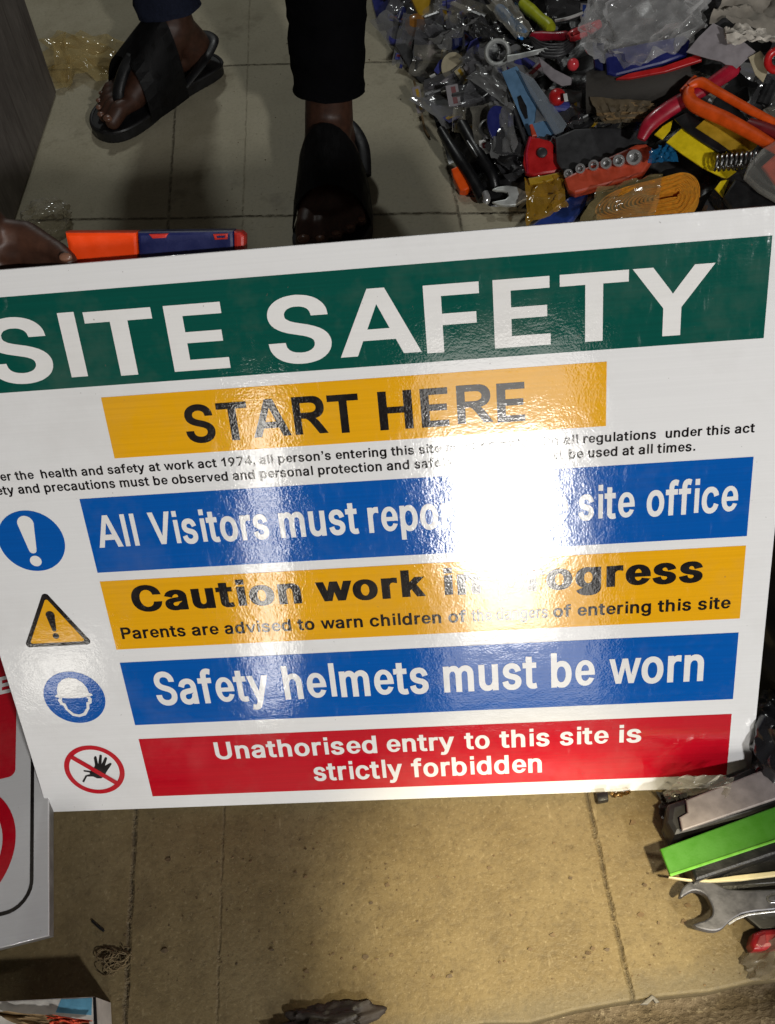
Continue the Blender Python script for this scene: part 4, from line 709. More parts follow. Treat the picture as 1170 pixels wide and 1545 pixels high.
# orange clip
cl_ = thing('spring_clamp', 'black clamp with a small bright orange jaw at the heap edge on the floor', 'clamp', G(705, 270))
def lowrod(name, pts, r, mat, par, sq=1.0):
    bm = bmesh.new(); p = [G(x, y, z) for x, y, z in pts]; p2 = smoothpath(p, 5); rr = []
    for a, b in zip(r, r[1:]): rr += [a + (b - a) * j / 5 for j in range(5)]
    rr.append(r[-1]); tube(bm, p2, [WW(q, w) for q, w in zip(p2, rr)], 14, sq); return bmo(name, bm, mat, par)
lowrod('arm', [(666, 196, .05), (690, 235, .045), (713, 270, .03), (730, 300, .016)], [7, 9, 9, 10], BLACKP, cl_)
lowrod('arm', [(698, 188, .06), (722, 230, .055), (742, 262, .04), (748, 285, .02)], [9, 9, 8, 8], BLACKP, cl_)
lowrod('spring_bar', [(706, 214, .065), (714, 226, .064), (721, 238, .06)], [3, 3.5, 3], STEEL, cl_)
lowrod('pivot', [(732, 290, .03), (735, 300, .025), (732, 306, .02)], [5, 6, 5], CHROME, cl_)
bm = bmesh.new(); c = G(695, 267, .03); prism(bm, [onplane(x, y, c, face(c)) for x, y in ((681, 254), (694, 248), (703, 258), (711, 270), (710, 282), (703, 287), (694, 286), (689, 276), (684, 266))], face(c), .022, .003); bmo('jaw', bm, BRIGHTO, cl_)
bm = bmesh.new(); c = G(692, 258, .034); prism(bm, [onplane(x, y, c, face(c)) for x, y in ((685, 256), (693, 252), (699, 262), (692, 267))], face(c), .006, .001); bmo('jaw_pad', bm, ORANGE, cl_)
# open spanner near sign edge
os_ = thing('open_spanner', 'pale open ended spanner with its jaw facing left just above the sign', 'spanner', base_of(770, 294))
jaw = [(743, 285), (752, 281), (766, 279), (780, 281), (791, 287), (800, 288), (820, 287), (850, 284), (850, 295), (820, 298), (802, 299), (790, 302), (779, 309), (764, 310), (751, 308), (743, 304), (752, 302), (763, 300), (768, 295), (766, 289), (758, 287), (750, 287)]
bmo('body', trace(jaw, .03, .008, .5, .0018), SATIN, os_)
# packets with indigo discs
it = thing('cutting_disc', 'navy round disc in a clear packet standing in the heap', 'disc', base_of(758, 192)); c = Hh(758, 192, .03); n = (face(c, .8) + Vector((.45, 0, 0))).normalized(); bm = bmesh.new()
x_ = n.cross(UPV).normalized(); y_ = n.cross(x_); prism(bm, [c + x_ * (WW(c, 22) * math.cos(a * .2618)) + y_ * (WW(c, 33) * math.sin(a * .2618)) for a in range(24)], n, .004, .001); bmo('disc', bm, ROYAL, it)
bm = bmesh.new(); sheet(bm, [Hh(736, 152, .045), Hh(778, 158, .045), Hh(782, 232, .04), Hh(744, 238, .035)], 16, 20, .008, 5); bmo('packet', bm, GREYF, it)
dd2 = thing('abrasive_disc', 'cream round disc in film with a blue label left in the heap', 'disc', base_of(684, 100)); c = Hh(684, 100, .03); n = face(c, .7); bm = bmesh.new()
x_ = n.cross(UPV).normalized(); y_ = n.cross(x_); prism(bm, [c + x_ * (WW(c, 18) * math.cos(a * .2618)) + y_ * (WW(c, 21) * math.sin(a * .2618)) for a in range(24)], n, .004, .001); bmo('disc', bm, CREAM, dd2)
bmo('label', trace([(655, 106), (664, 90), (674, 86), (668, 104), (661, 112)], .04, .001, .6, .0002), INDIGO, dd2)
bmo('white_tab', trace([(648, 114), (656, 110), (659, 114), (651, 118)], .045, .001, .6, .0002), WHITEP, dd2)
ov = thing('oval_tag', 'small navy oval tag in clear film left of the ring spanner', 'tag', base_of(714, 71)); bmo('tag', trace([(707 + 0, 84), (704, 76), (710, 62), (720, 56), (724, 64), (722, 78), (714, 86)], .04, .003, .7, .001), INDIGO, ov)
# screwdrivers and handles at the top
def driver(label, pa, pb, w, mat, tipmat, tip, lift=.05):
    t = thing('screwdriver', label, 'screwdriver', base_of(*pb)); bm = bmesh.new(); L = [(pa[0] + (pb[0] - pa[0]) * s, pa[1] + (pb[1] - pa[1]) * s) for s in (0, .06, .3, .6, .9, 1)]
    rod(bm, L, [w * .3, w * .45, w * .5, w * .42, w * .52, w * .4], lift, 12); bmo('handle', bm, mat, t)
    bm = bmesh.new(); rod(bm, [tip, pa], [w * .16, w * .18], lift, 10, sm=False); bmo('shaft', bm, tipmat, t)
driver('screwdriver with a sky blue handle inside a clear sleeve', (752, 12), (790, 52), 19, SKY, STEEL, (733, -8))
bm = bmesh.new(); sheet(bm, [Hh(733, 6, .07), Hh(770, -4, .07), Hh(808, 50, .07), Hh(780, 62, .07)], 14, 14, .007, 21); tag(bmo('clear_sleeve', bm, CLEAR), 'clear plastic sleeve over the sky blue screwdriver', 'sleeve')
driver('screwdriver with a lime yellow handle at the top of the heap', (788, 4), (832, 42), 19, LIME, DGREY, (772, -14))
driver('screwdriver with a straight dark red handle under the rubber cords', (803, 54), (858, 54), 14, CRIM, STEEL, (780, 50), .055)
bm = bmesh.new(); rod(bm, [(858, 57), (866, 53), (890, 43), (906, 35)], [6, 9, 9, 6], .06); ph = thing('pliers', 'pliers with one glossy pinkish red grip beside the large clear bag', 'pliers', base_of(880, 46)); bmo('grip', bm, PINKR, ph)
bm = bmesh.new(); rod(bm, [(864, 52), (880, 45), (898, 38)], [2.5, 3, 2.5], .072); bmo('grip_inlay', bm, REDP, ph)
bm = bmesh.new(); rod(bm, [(906, 35), (925, 22)], [4, 4], .055, sm=False); bmo('jaw', bm, STEEL, ph)
bm = bmesh.new(); rod(bm, [(838, 31), (858, 27), (880, 19)], [2.2, 2.4, 2.2], .06); tag(bmo('steel_rod', bm, WHITEP), 'thin bright white rod at the top of the heap', 'rod')
bm = bmesh.new()
for k in range(5): rod(bm, [(798 + k * 2, 52 + k * 4, .055), (820, 66 + k * 4.5, .060), (850, 66 + k * 4, .058), (868, 52 + k * 4, .05)], [2.2] * 4, 0, 8)
tag(bmo('bungee_bundle', bm, DGREY), 'bundle of grey rubber cord looped under the dark red handle', 'cord')
# knobs
kb = thing('toggle_knob', 'red knob with a white mark in the middle of the heap', 'knob', base_of(841, 146)); bm = bmesh.new(); dome(841, 146, 13, .05, bm, h=.8); bmo('knob', bm, REDP, kb); bmo('mark', trace([(850, 141), (856, 140), (858, 152), (852, 153)], .066, .003, .7, .001), WHITEP, kb)
bm = bmesh.new(); dome(865, 97, 9, .06, bm, h=1.1); tag(bmo('toggle_knob', bm, PINKR), 'small pinkish red knob beside the black sanding roll', 'knob')
item('clear_clip', 'flat grey white plastic clip arm above the red knob', 'clip', [(812, 84), (820, 90), (838, 104), (866, 118), (862, 127), (848, 129), (832, 120), (820, 108)], .06, .003, GREYC)
kn2 = thing('brass_fitting', 'amber brown fitting with a yellow cone at the top left of the heap', 'fitting', base_of(630, 38)); bm = bmesh.new(); dome(628, 38, 17, .03, bm, h=.7); bmo('bulb', bm, AMBER, kn2)
bmo('cone', trace([(620, -4), (650, -6), (648, 16), (640, 25), (632, 22)], .04, .02, .6, .004), OCHRE, kn2)
item('blue_box', 'dark blue box at the upper left end of the heap behind the black trouser leg', 'box', [(560, -6), (606, -8), (604, 8), (592, 20), (568, 24)], .02, .03, ROYAL)
item('lime_cap', 'tiny lime cap peeping above the dark blue box', 'cap', [(570, -4), (582, -5), (581, 3), (571, 4)], .03, .006, LIME)
item('strap', 'dark grey folded strap along the left edge of the heap', 'strap', [(596, 66), (612, 64), (634, 92), (648, 118), (640, 130), (622, 110)], .014, .006, DGREY)
# black pouch, socket rail
item('tool_pouch', 'flat black pouch behind the row of sockets', 'pouch', [(838, 206), (868, 193), (925, 190), (975, 198), (990, 214), (965, 222), (900, 246), (852, 262), (840, 244)], .04, .012, DGREY, .5, .004)
sr = thing('socket_rail', 'brick orange rail holding a row of chrome sockets', 'socket set', base_of(915, 260))
rail = bmo('rail', trace([(852, 268), (862, 262), (960, 217), (976, 216), (985, 222), (985, 240), (970, 262), (940, 272), (868, 291), (858, 286)], .06, .02, .5, .004), SALMON, sr)
for x, y, r in ((858, 262, 7), (876, 254, 7.5), (896, 249, 8), (915, 246, 8.5), (934, 242, 9), (957, 237, 11.5)):
    c = Hh(x, y, .078); n = (face(c, .8) + Vector((-.15, -.1, 0))).normalized(); rr = WW(c, r); bm = bmesh.new(); x_ = n.cross(UPV).normalized(); y_ = n.cross(x_)
    rings = []
    for rad, hgt in ((1, -.018), (1, .0), (.94, .002), (.62, .002), (.55, -.001), (.52, -.012)):
        rings.append([bm.verts.new(c + (x_ * math.cos(a * math.pi / 12) + y_ * math.sin(a * math.pi / 12)) * rr * rad + n * hgt) for a in range(24)])
    for a_, b_ in zip(rings, rings[1:]):
        for s in range(24): bm.faces.new((a_[s], a_[(s + 1) % 24], b_[(s + 1) % 24], b_[s]))
    bm.faces.new(rings[-1]); bmo('socket', bm, CHROME, sr)
# rolled webbing
wb = thing('ratchet_strap', 'flattened roll of mustard yellow webbing in clear wrap above the sign', 'strap', base_of(975, 296)); bm = bmesh.new()
A_, B_ = Hh(896, 320, .075), Hh(1056, 284, .075); ax = (B_ - A_).normalized(); n = face(A_.lerp(B_, .5), .45); n = (n - ax * n.dot(ax)).normalized(); ay = n.cross(ax).normalized(); HL = (B_ - A_).length / 2; mid = A_.lerp(B_, .5)
def strip(bm, path, n, h, th):
    rows = []; m = len(path)
    for i, p in enumerate(path):
        t = (path[min(i + 1, m - 1)] - path[max(i - 1, 0)]).normalized(); s = t.cross(n).normalized() * th / 2
        rows.append([bm.verts.new(p + s), bm.verts.new(p - s), bm.verts.new(p - s - n * h), bm.verts.new(p + s - n * h)])
    for a_, b_ in zip(rows, rows[1:]):
        for k in range(4): bm.faces.new((a_[k], a_[(k + 1) % 4], b_[(k + 1) % 4], b_[k]))
    bm.faces.new(rows[0]); bm.faces.new(rows[-1][::-1])
path = []; turns = 15; W0 = WW(mid, 34)
for i in range(turns * 40):
    a = 2 * math.pi * i / 40; f_ = 1 - i / (turns * 40) * .86; r = W0 * f_; cxx = math.cos(a); L2 = HL - W0 * .6 - (1 - f_) * .01
    path.append(mid + ax * HL - ax * W0 + ax * (r * cxx if cxx > 0 else (2 * HL - W0) * (.12 + .88 * f_) * cxx) + ay * (r * math.sin(a) * (1 + .10 * math.sin(a * 3))) + n * (.0012 * math.sin(i * .9) + .002 * f_)) if 1 else (mid + ax * (r * cxx + math.copysign(L2 * min(1, abs(cxx) * 2.2), cxx) * (.98 if cxx > 0 else .9)) + ay * (r * math.sin(a) * (1 + .12 * math.sin(a * 3)) ) + n * (.0012 * math.sin(i * .9) + .002 * f_))
strip(bm, path, n, .03, W0 * .86 / turns * .75); bmo('webbing', bm, MUST, wb)
bm = bmesh.new(); sheet(bm, [Hh(872, 338, .085), Hh(905, 286, .088), Hh(1000, 262, .088), Hh(985, 340, .088)], 22, 18, .007, 33); bmo('wrap', bm, TANF, wb)
# tape measure (yellow blade), coil
tm = thing('measuring_tape', 'loose bright yellow steel tape with a black band under the orange pliers', 'tape measure', base_of(1060, 220))
bmo('blade', trace([(1006, 214), (1016, 204), (1030, 192), (1060, 210), (1098, 228), (1086, 246), (1112, 258), (1096, 270), (1060, 252), (1030, 232)], .075, .004, .55, .001), YELP, tm)
bmo('black_band', trace([(1018, 178), (1038, 168), (1060, 184), (1098, 224), (1092, 234), (1060, 214), (1034, 196)], .088, .006, .55, .002), BLACKP, tm)
bmo('blade_loop', trace([(1050, 192), (1072, 172), (1100, 184), (1148, 214), (1136, 226), (1112, 234), (1084, 214)], .078, .004, .6, .001), OCHRE, tm)
bmo('blade_tip', trace([(988, 202), (1000, 190), (1016, 180), (1012, 196), (1000, 210)], .075, .004, .5, .001), YELP, tm)
item('yellow_tab', 'short yellow plastic tab below the coil spring', 'tab', [(1079, 284), (1088, 272), (1101, 270), (1096, 284), (1091, 297)], .07, .004, YELP)
sp_ = Hh(1080, 246, .09); sq_ = Hh(1142, 240, .09); bm = bmesh.new(); pts = []; t = (sq_ - sp_).normalized(); u = face(sp_, .6); w = t.cross(u).normalized(); r_ = WW(sp_, 11)
for i in range(150): a = i * .36; pts.append(sp_.lerp(sq_, i / 149) + u * math.sin(a) * r_ + w * math.cos(a) * r_)
tube(bm, pts, .0022, 8); tag(bmo('coil_spring', bm, STEEL), 'steel coil spring lying across the yellow tape at right', 'spring')
# orange pliers, crimson handle
cr_ = thing('hacksaw', 'long crimson handle crossing under the orange pliers', 'saw', base_of(1020, 170)); bm = bmesh.new(); rod(bm, [(968, 210), (982, 186), (1010, 164), (1040, 146)], [7, 12, 13, 12], .085, squash=.7); bmo('handle', bm, CRIM, cr_)
bm = bmesh.new(); rod(bm, [(1040, 146), (1072, 128), (1104, 106), (1112, 98)], [11, 11, 12, 8], .09, squash=.7); bmo('handle_end', bm, CRIM, cr_)
op = thing('pliers', 'pliers with two long orange grips pointing at the right edge', 'pliers', base_of(1095, 165))
bm = bmesh.new(); rod(bm, [(1040, 130), (1058, 124), (1084, 138), (1130, 164), (1172, 186)], [5, 8, 7, 7, 6], .108, squash=.8); bmo('grip', bm, ORANGE, op)
bm = bmesh.new(); rod(bm, [(1042, 132), (1040, 146), (1052, 160), (1096, 180), (1140, 204), (1176, 226)], [6, 10, 11, 11, 10, 8], .108, squash=.8); bmo('grip', bm, ORANGE, op)
bm = bmesh.new(); rod(bm, [(1130, 188), (1152, 196), (1180, 206)], [10, 12, 12], .10); bmo('joint', bm, DKRED, op)
bm = bmesh.new(); rod(bm, [(1030, 138), (1042, 126), (1050, 116)], [5, 6, 4], .10); bmo('tip', bm, ORANGE, op)
# sanding roll, blue tool
ro_ = thing('sandpaper_roll', 'black roll of sanding cloth with a frayed brown lower edge', 'roll', base_of(965, 140)); bm = bmesh.new(); rod(bm, [(886, 140), (930, 136), (985, 128), (1040, 116)], [30, 30, 29, 27], .06, 24, sm=False); bmo('roll', bm, plastic('sanding_cloth', (62, 59, 55), .7, bump=.7, scale=220, spec=.3), ro_)
for k in range(5):
    bm = bmesh.new(); o_ = k * 3.2; sheet(bm, [Hh(889 + o_, 146 + o_ * 1.2, .085 - k * .005), Hh(985 + o_, 152 + o_, .085 - k * .005), Hh(975 + o_, 168 + o_, .075 - k * .005), Hh(900 + o_, 170 + o_ * 1.3, .072 - k * .005)], 26, 6, .004, 50 + k, 6); bmo('frayed_sheet', bm, BROWNP if k % 2 else plastic('tan_cloth', (92, 80, 60), .85), ro_)
bt = thing('glue_gun_case', 'royal blue rectangular plastic tool tucked under the large clear bag', 'tool', base_of(975, 85))
bmo('body', trace([(913, 80), (918, 74), (1034, 52), (1042, 60), (1038, 82), (1000, 96), (930, 114), (916, 110)], .105, .03, .6, .004), ROYAL, bt)
bmo('side_panel', trace([(894, 62), (912, 64), (914, 110), (898, 100)], .10, .02, .6, .003), NAVY, bt)
bmo('red_strip', trace([(930, 118), (950, 110), (1000, 100), (1056, 80), (1060, 90), (1004, 108), (950, 118)], .098, .008, .6, .001), REDP, bt)
# bags and papers at the top right
def bagH(name, label, px, py, rx, ry, lift, hz, mat, seed, amp=.4, freq=2.4, group=None, cat='bag'):
    p = Hh(px, py, lift); bm = bmesh.new(); n = face(p, .6); x = Vector((1, 0, 0)); x = (x - n * x.dot(n)).normalized(); y = n.cross(x); M = Matrix((x, y, n)).transposed()
    blob(bm, p, WW(p, rx), WW(p, ry), hz, seed, amp, freq, 5, M); return tag(bmo(name, bm, mat, angle=60), label, cat, group)
bagH('plastic_bag', 'large shiny crumpled clear bag on top of the royal blue tool', 972, 26, 82, 58, .13, .045, film('shiny_clear_polythene', (240, 240, 240), .12, .05, .6, .7, 24), 7, .42, 1.9)
item('flat_card', 'stiff grey card with a torn lower edge at the top right', 'card', [(1036, 78), (1055, 55), (1077, 34), (1110, 52), (1142, 78), (1126, 90), (1112, 103), (1106, 98), (1096, 97), (1088, 92), (1070, 88)], .13, .002, GREYC, .6, .0004)
for lab, P4, sd, m in (('crumpled white paper folded over the stiff grey card', [(1094, 40), (1150, 48), (1185, 66), (1098, 70)], 61, PAPER), ('greyish crumpled wrapping paper at the top right corner', [(1074, 32), (1100, -14), (1190, -16), (1190, 62)], 62, plastic('grey_paper', (150, 143, 132), .85))):
    bm = bmesh.new(); sheet(bm, [Hh(x, y, .15 if sd == 61 else .135) for x, y in P4], 24, 20, .012, sd, 2.5); tag(bmo('crumpled_paper', bm, m), lab, 'paper')
item('folded_card', 'small beige folded card hanging below the stiff grey card', 'card', [(1130, 86), (1148, 76), (1164, 96), (1152, 124), (1140, 112)], .12, .002, CREAM, .6, .0004)
bm = bmesh.new(); c = Hh(1174, 90, .14); torus(bm, c, face(c, .8), WW(c, 14), WW(c, 6)); tag(bmo('ring_grip', bm, REDP), 'red ring shaped grip cut off by the right edge', 'grip')
bx2 = thing('clear_box', 'clear rounded plastic box with dark contents at the right edge', 'box', base_of(1158, 258)); bmo('shell', trace([(1124, 262), (1130, 246), (1150, 222), (1175, 206), (1215, 200), (1215, 310), (1180, 302), (1146, 282)], .11, .03, .6, .008), film('box_film', (190, 190, 185), .10, .08, .8, .1), bx2)
bmo('contents', trace([(1150, 250), (1170, 232), (1200, 230), (1200, 280), (1170, 276)], .098, .012, .6, .003), SALMON, bx2)
item('black_case', 'flat black case lying below the clear box at the right edge', 'case', [(1092, 296), (1110, 268), (1140, 278), (1190, 304), (1190, 330), (1110, 318)], .075, .02, BLACKP, .5, .004)
item('blue_file', 'broad blue plastic handle running behind the sign top edge', 'handle', [(792, 346), (836, 312), (860, 296), (888, 292), (884, 306), (866, 330), (850, 346)], .045, .016, BLUEP, .5, .004)
am = thing('tape_pack', 'amber cellophane packet holding a mustard strip under the red tool', 'packet', base_of(822, 290)); bm = bmesh.new(); sheet(bm, [Hh(794, 272, .045), Hh(850, 268, .05), Hh(858, 312, .05), Hh(796, 344, .035)], 20, 20, .008, 71); bmo('cellophane', bm, AMBF, am)
bmo('strip', trace([(797, 268), (820, 264), (848, 258), (852, 264), (826, 274), (800, 278)], .058, .006, .5, .002), OCHRE, am)
bm = bmesh.new(); sheet(bm, [Hh(984, 224, .07), Hh(1016, 214, .075), Hh(1026, 246, .075), Hh(980, 248, .07)], 14, 14, .008, 81); tag(bmo('blue_wrapper', bm, TEAL), 'crumpled translucent blue wrapper between the sockets and the yellow tape', 'wrapper')
bm = bmesh.new(); p = [G(x, y, .004 + z) for x, y, z in ((625, 122, .01), (633, 150, .006), (640, 190, .002), (648, 206, 0))]; tube(bm, smoothpath(p, 4), .0022, 6); tag(bmo('twig', bm, BROWNP), 'thin dry brown strand on the floor along the heap edge', 'strand')
item('pale_scrap', 'small pale blue plastic scrap at the left foot of the heap', 'scrap', [(655, 152), (668, 146), (674, 152), (662, 160)], .02, .002, plastic('pale_blue', (130, 160, 170), .4), .5, .0004)
# big grey film sheets
for lab, P4, sd, m in (('grey film sheet draped left of the pale blue card', [(704, 122), (734, 88), (766, 112), (770, 165)], 91, GREYF), ('long twisted grey film strip above the navy oval tag', [(650, 60), (700, 44), (728, 30), (668, 76)], 92, GREYF), ('crumpled grey film above the ring spanner', [(706, 24), (742, 30), (760, 70), (712, 58)], 93, SMOKE)):
    bm = bmesh.new(); sheet(bm, [Hh(x, y, .045) for x, y in P4], 20, 18, .010, sd, 2.6); tag(bmo('film_sheet', bm, m), lab, 'film')
# packets heaped everywhere else: each its own thing
KINDS = [('crumpled grey film packet with dark metal bits in the left part of the heap', 'grey bit packets in the heap', GREYFILM2, DGREY), ('clear film packet with an indigo label in the heap', 'indigo label packets in the heap', GREYF, INDIGO), ('clear packet with a bright steel piece in the heap', 'steel part packets in the heap', CLEAR, STEEL), ('glossy black plastic packet wedged between tools of the heap', 'black packets in the heap', SMOKE, BLACKP)]
random.seed(12); spots = []
KEEP = [(751, 79, 30), (785, 82, 18), (810, 79, 16), (790, 130, 26), (815, 180, 30), (818, 235, 34), (700, 270, 24), (725, 250, 24), (770, 294, 26), (758, 192, 26), (684, 100, 24), (714, 71, 18), (770, 34, 26), (810, 24, 26), (830, 56, 22), (880, 44, 26), (841, 146, 20), (865, 97, 14), (628, 30, 26), (915, 255, 44), (970, 230, 30), (975, 296, 80), (910, 310, 40), (1060, 220, 60), (1095, 165, 50), (1010, 170, 34), (1075, 125, 26), (965, 140, 50), (915, 135, 40), (975, 85, 60), (970, 30, 80), (1100, 70, 50), (1130, 40, 50), (1160, 90, 24), (1160, 255, 44), (1140, 300, 40), (845, 105, 20), (822, 290, 30)]
def inp(x, y): return inside((x, y), [(574, -30), (600, 70), (640, 118), (664, 180), (700, 200), (760, 250), (800, 300), (880, 300), (1090, 320), (1250, 330), (1250, -60), (574, -60)])
tries = 0
while len(spots) < 78 and tries < 4000:
    tries += 1; x, y = random.uniform(575, 1215), random.uniform(-40, 310)
    if x > 800 and random.random() < .45: continue
    if inp(x, y) and all((x - a) ** 2 + (y - b) ** 2 > (r * .8) ** 2 for a, b, r in KEEP) and all((x - a) ** 2 + (y - b) ** 2 > 19 ** 2 for a, b in spots): spots.append((x, y))
for i, (x, y) in enumerate(spots):
    lft_ = x < 760; kd = KINDS[random.choice((0, 0, 0, 1, 2, 2) if lft_ else (3, 3, 0, 1, 2))]
    if kd is KINDS[0] and not lft_: kd = KINDS[3]
    lf = .012; p = Hh(x, y, lf); a = random.uniform(0, math.pi); d = Vector((math.cos(a), math.sin(a), random.uniform(-.35, .35))).normalized(); n = (face(p, .4) + Vector((random.uniform(-.4, .4), random.uniform(-.4, .4), 0))).normalized(); d = (d - n * d.dot(n)).normalized(); l = n.cross(d); L = random.uniform(.03, .06); w = random.uniform(.014, .028)
    t = thing('tool_packet', kd[0], 'packet', Hh(x, y, 0), kd[1]); bm = bmesh.new(); form = random.randrange(6); q0 = p + n * .006
    if form == 0:      # short driver: fat handle, thin shaft
        tube(bm, [q0 - d * L * .9, q0 - d * L * .8, q0 - d * L * .3, q0 + d * L * .1, q0 + d * L * .12], [.004, .0085, .0095, .0075, .003], 12, 1, n); tube(bm, [q0 + d * L * .1, q0 + d * L], .0022, 8, 1, n)
    elif form == 1:    # two curved grips meeting at a joint
        for sg in (-1, 1): tube(bm, smoothpath([q0 + d * L * .4 + l * sg * .001, q0 + l * sg * .009, q0 - d * L * .5 + l * sg * .012, q0 - d * L + l * sg * .009], 4), .0048, 10, .8, n)
        tube(bm, [q0 + d * L * .3, q0 + d * L * .5, q0 + d * L * .9], [.006, .007, .002], 10, .6, n)
    elif form == 2:    # hexagon key
        tube(bm, smoothpath([q0 - d * L, q0 + d * L * .6, q0 + d * L * .75 + l * .004, q0 + d * L * .78 + l * .018], 4), .0032, 6, 1, n)
    elif form == 3:    # roll of tape
        torus(bm, q0, (n + d * .3), .016, .006, seg=26, sides=8, squash=1.5)
    elif form == 4:    # stubby cylinder, like a socket or a tape end
        tube(bm, [q0 - d * .016, q0 - d * .015, q0 + d * .015, q0 + d * .016], [.010, .012, .012, .010], 18, 1, n); tube(bm, [q0 + d * .015, q0 + d * .024], .006, 12, 1, n)
    else:              # flat moulded part with rounded ends
        prism(bm, [q0 + d * (L * .75 * sx) + l * (w * .55 * sy) for sx, sy in ((-1, -.5), (-.8, -.9), (.5, -1), (.9, -.5), (1, 0), (.9, .4), (.4, .9), (-.7, .8), (-1, .4))], n, .009, .003, 3)
    bmo('contents', bm, kd[3] if kd[3] is not DGREY else random.choice((DGREY, BLACKP, STEEL, NAVY, GREYC)), t)
    if i % 2 == 0 or lft_:   # printed header card stapled to the packet
        cq = p - d * L * random.uniform(.55, .8) + n * .0125; hw_, hl_ = w * random.uniform(.75, 1.1), random.uniform(.007, .012); bm = bmesh.new()
        prism(bm, [cq + d * (hl_ * sx) + l * (hw_ * sy) for sx, sy in ((-1, -1), (1, -1), (1, 1), (-1, 1))], n, .0008, .0002)
        hc = bmo('header_card', bm, random.choice((INDIGO, INDIGO, CREAM, WHITEP, GREYC, CARDB)), t); bm = bmesh.new()
        prism(bm, [cq + n * .0003 + d * (hl_ * sx) + l * (hw_ * sy) for sx, sy in ((-.2, -.8), (.55, -.8), (.55, .8), (-.2, .8))], n, .0002)
        bmo('printed_stripe', bm, random.choice((WHITEP, OCHRE, DKRED, BLUEP)), sub(hc, t), smooth=False)
    bm = bmesh.new(); sheet(bm, [p - d * L - l * w * 1.3 + n * .008, p + d * L - l * w + n * .008, p + d * L * 1.1 + l * w * 1.2 + n * .008, p - d * L * .9 + l * w * 1.3 + n * .006], 12, 9, .007, 200 + i, 1.9); bmo('film', bm, kd[2], t)

# ------------------------------------------------------------------ right edge and lower right corner
def gz(pts, z): return [G(x, y, z) for x, y in pts]
def slab(parent, name, pts, z, t, mat, bev=.0015):
    bm = bmesh.new(); prism(bm, gz(pts, z), UPV, t, bev); return bmo(name, bm, mat, parent)
BAGB = film('black_polythene', (30, 30, 33), .88, .16, .3, .3, 18)
for lab, x, y, rx, ry, z, hz, sd in (('black plastic sack beside the right edge of the sign', 1196, 960, 40, 120, .12, .13, 31), ('black crumpled sack below the right corner of the sign', 1196, 1125, 62, 60, .04, .06, 32)):
    bag('plastic_sack', lab, x, y, rx, ry, z, hz, BAGB, sd, .36, 1.5, cat='sack', sub_=5)
bm = bmesh.new(); sheet(bm, [G(1000, 1200, .02), G(1030, 1170, .05), G(1110, 1172, .06), G(1096, 1204, .05)], 20, 14, .004, 41); tag(bmo('clear_wrap', bm, CLEAR), 'crinkled clear wrap on the lower right corner of the sign', 'wrap')
bm = bmesh.new(); sheet(bm, [G(996, 1198, .01), G(1046, 1192, .03), G(1040, 1236, .03), G(1008, 1262, .005)], 16, 18, .010, 42); tag(bmo('grey_wrap', bm, SMOKE), 'dark translucent wrap around the left end of the grey plate', 'wrap')
tr_ = thing('packaged_trowel', 'grey brushed plate in a black tray at the lower right', 'blade', G(1090, 1240))
slab(tr_, 'tray', [(1010, 1212), (1034, 1204), (1200, 1126), (1200, 1216), (1018, 1262), (1006, 1240)], .045, .043, plastic('matt_black_tray', (20, 19, 20), .5), .006)
slab(tr_, 'plate', [(1036, 1207), (1170, 1154), (1200, 1142), (1200, 1196), (1030, 1254), (1026, 1233), (1038, 1226)], .052, .005, plastic('brushed_grey_plate', (140, 131, 129), .42, .15), .0015)
gb = thing('green_box', 'flat bright green box at the lower right', 'box', G(1090, 1280))
slab(gb, 'lid', [(996.5, 1281), (1170, 1217), (1230, 1195), (1230, 1250), (1012, 1321)], .050, .006, plastic('bright_green_card', (62, 126, 26), .45, var=.06), .0012)
slab(gb, 'base', [(1036, 1290), (1170, 1240), (1230, 1218), (1230, 1270), (1050, 1330)], .043, .042, BLACKP, .003)
slab(gb, 'lid_edge', [(1011, 1318.5), (1230, 1247), (1230, 1250.5), (1012.5, 1322.5)], .0512, .003, plastic('light_green_edge', (104, 176, 52), .4), .0004)
item_b = bmesh.new(); prism(item_b, gz([(1046, 1322), (1200, 1268), (1200, 1335), (1080, 1345), (1056, 1336)], .022), UPV, .021, .004); tag(bmo('black_case', item_b, BLACKP), 'black case between the green box and the big spanner', 'case')
bm = bmesh.new(); pts = gz([(1010, 1322), (1040, 1326), (1070, 1327), (1110, 1321), (1200, 1311)], .034); pl = gz([(1200, 1318), (1120, 1328), (1072, 1331), (1040, 1329), (1010, 1324)], .034); prism(bm, pts + pl, UPV, .006, .001); tag(bmo('rubber_band', bm, plastic('cream_rubber', (206, 192, 150), .6)), 'cream elastic band stretched above the big spanner', 'band')
sw = thing('combination_spanner', 'large dark steel open ended spanner at the lower right corner', 'spanner', G(1090, 1365))
DST = plastic('dark_forged_steel', (84, 84, 90), .42, .55, .3)
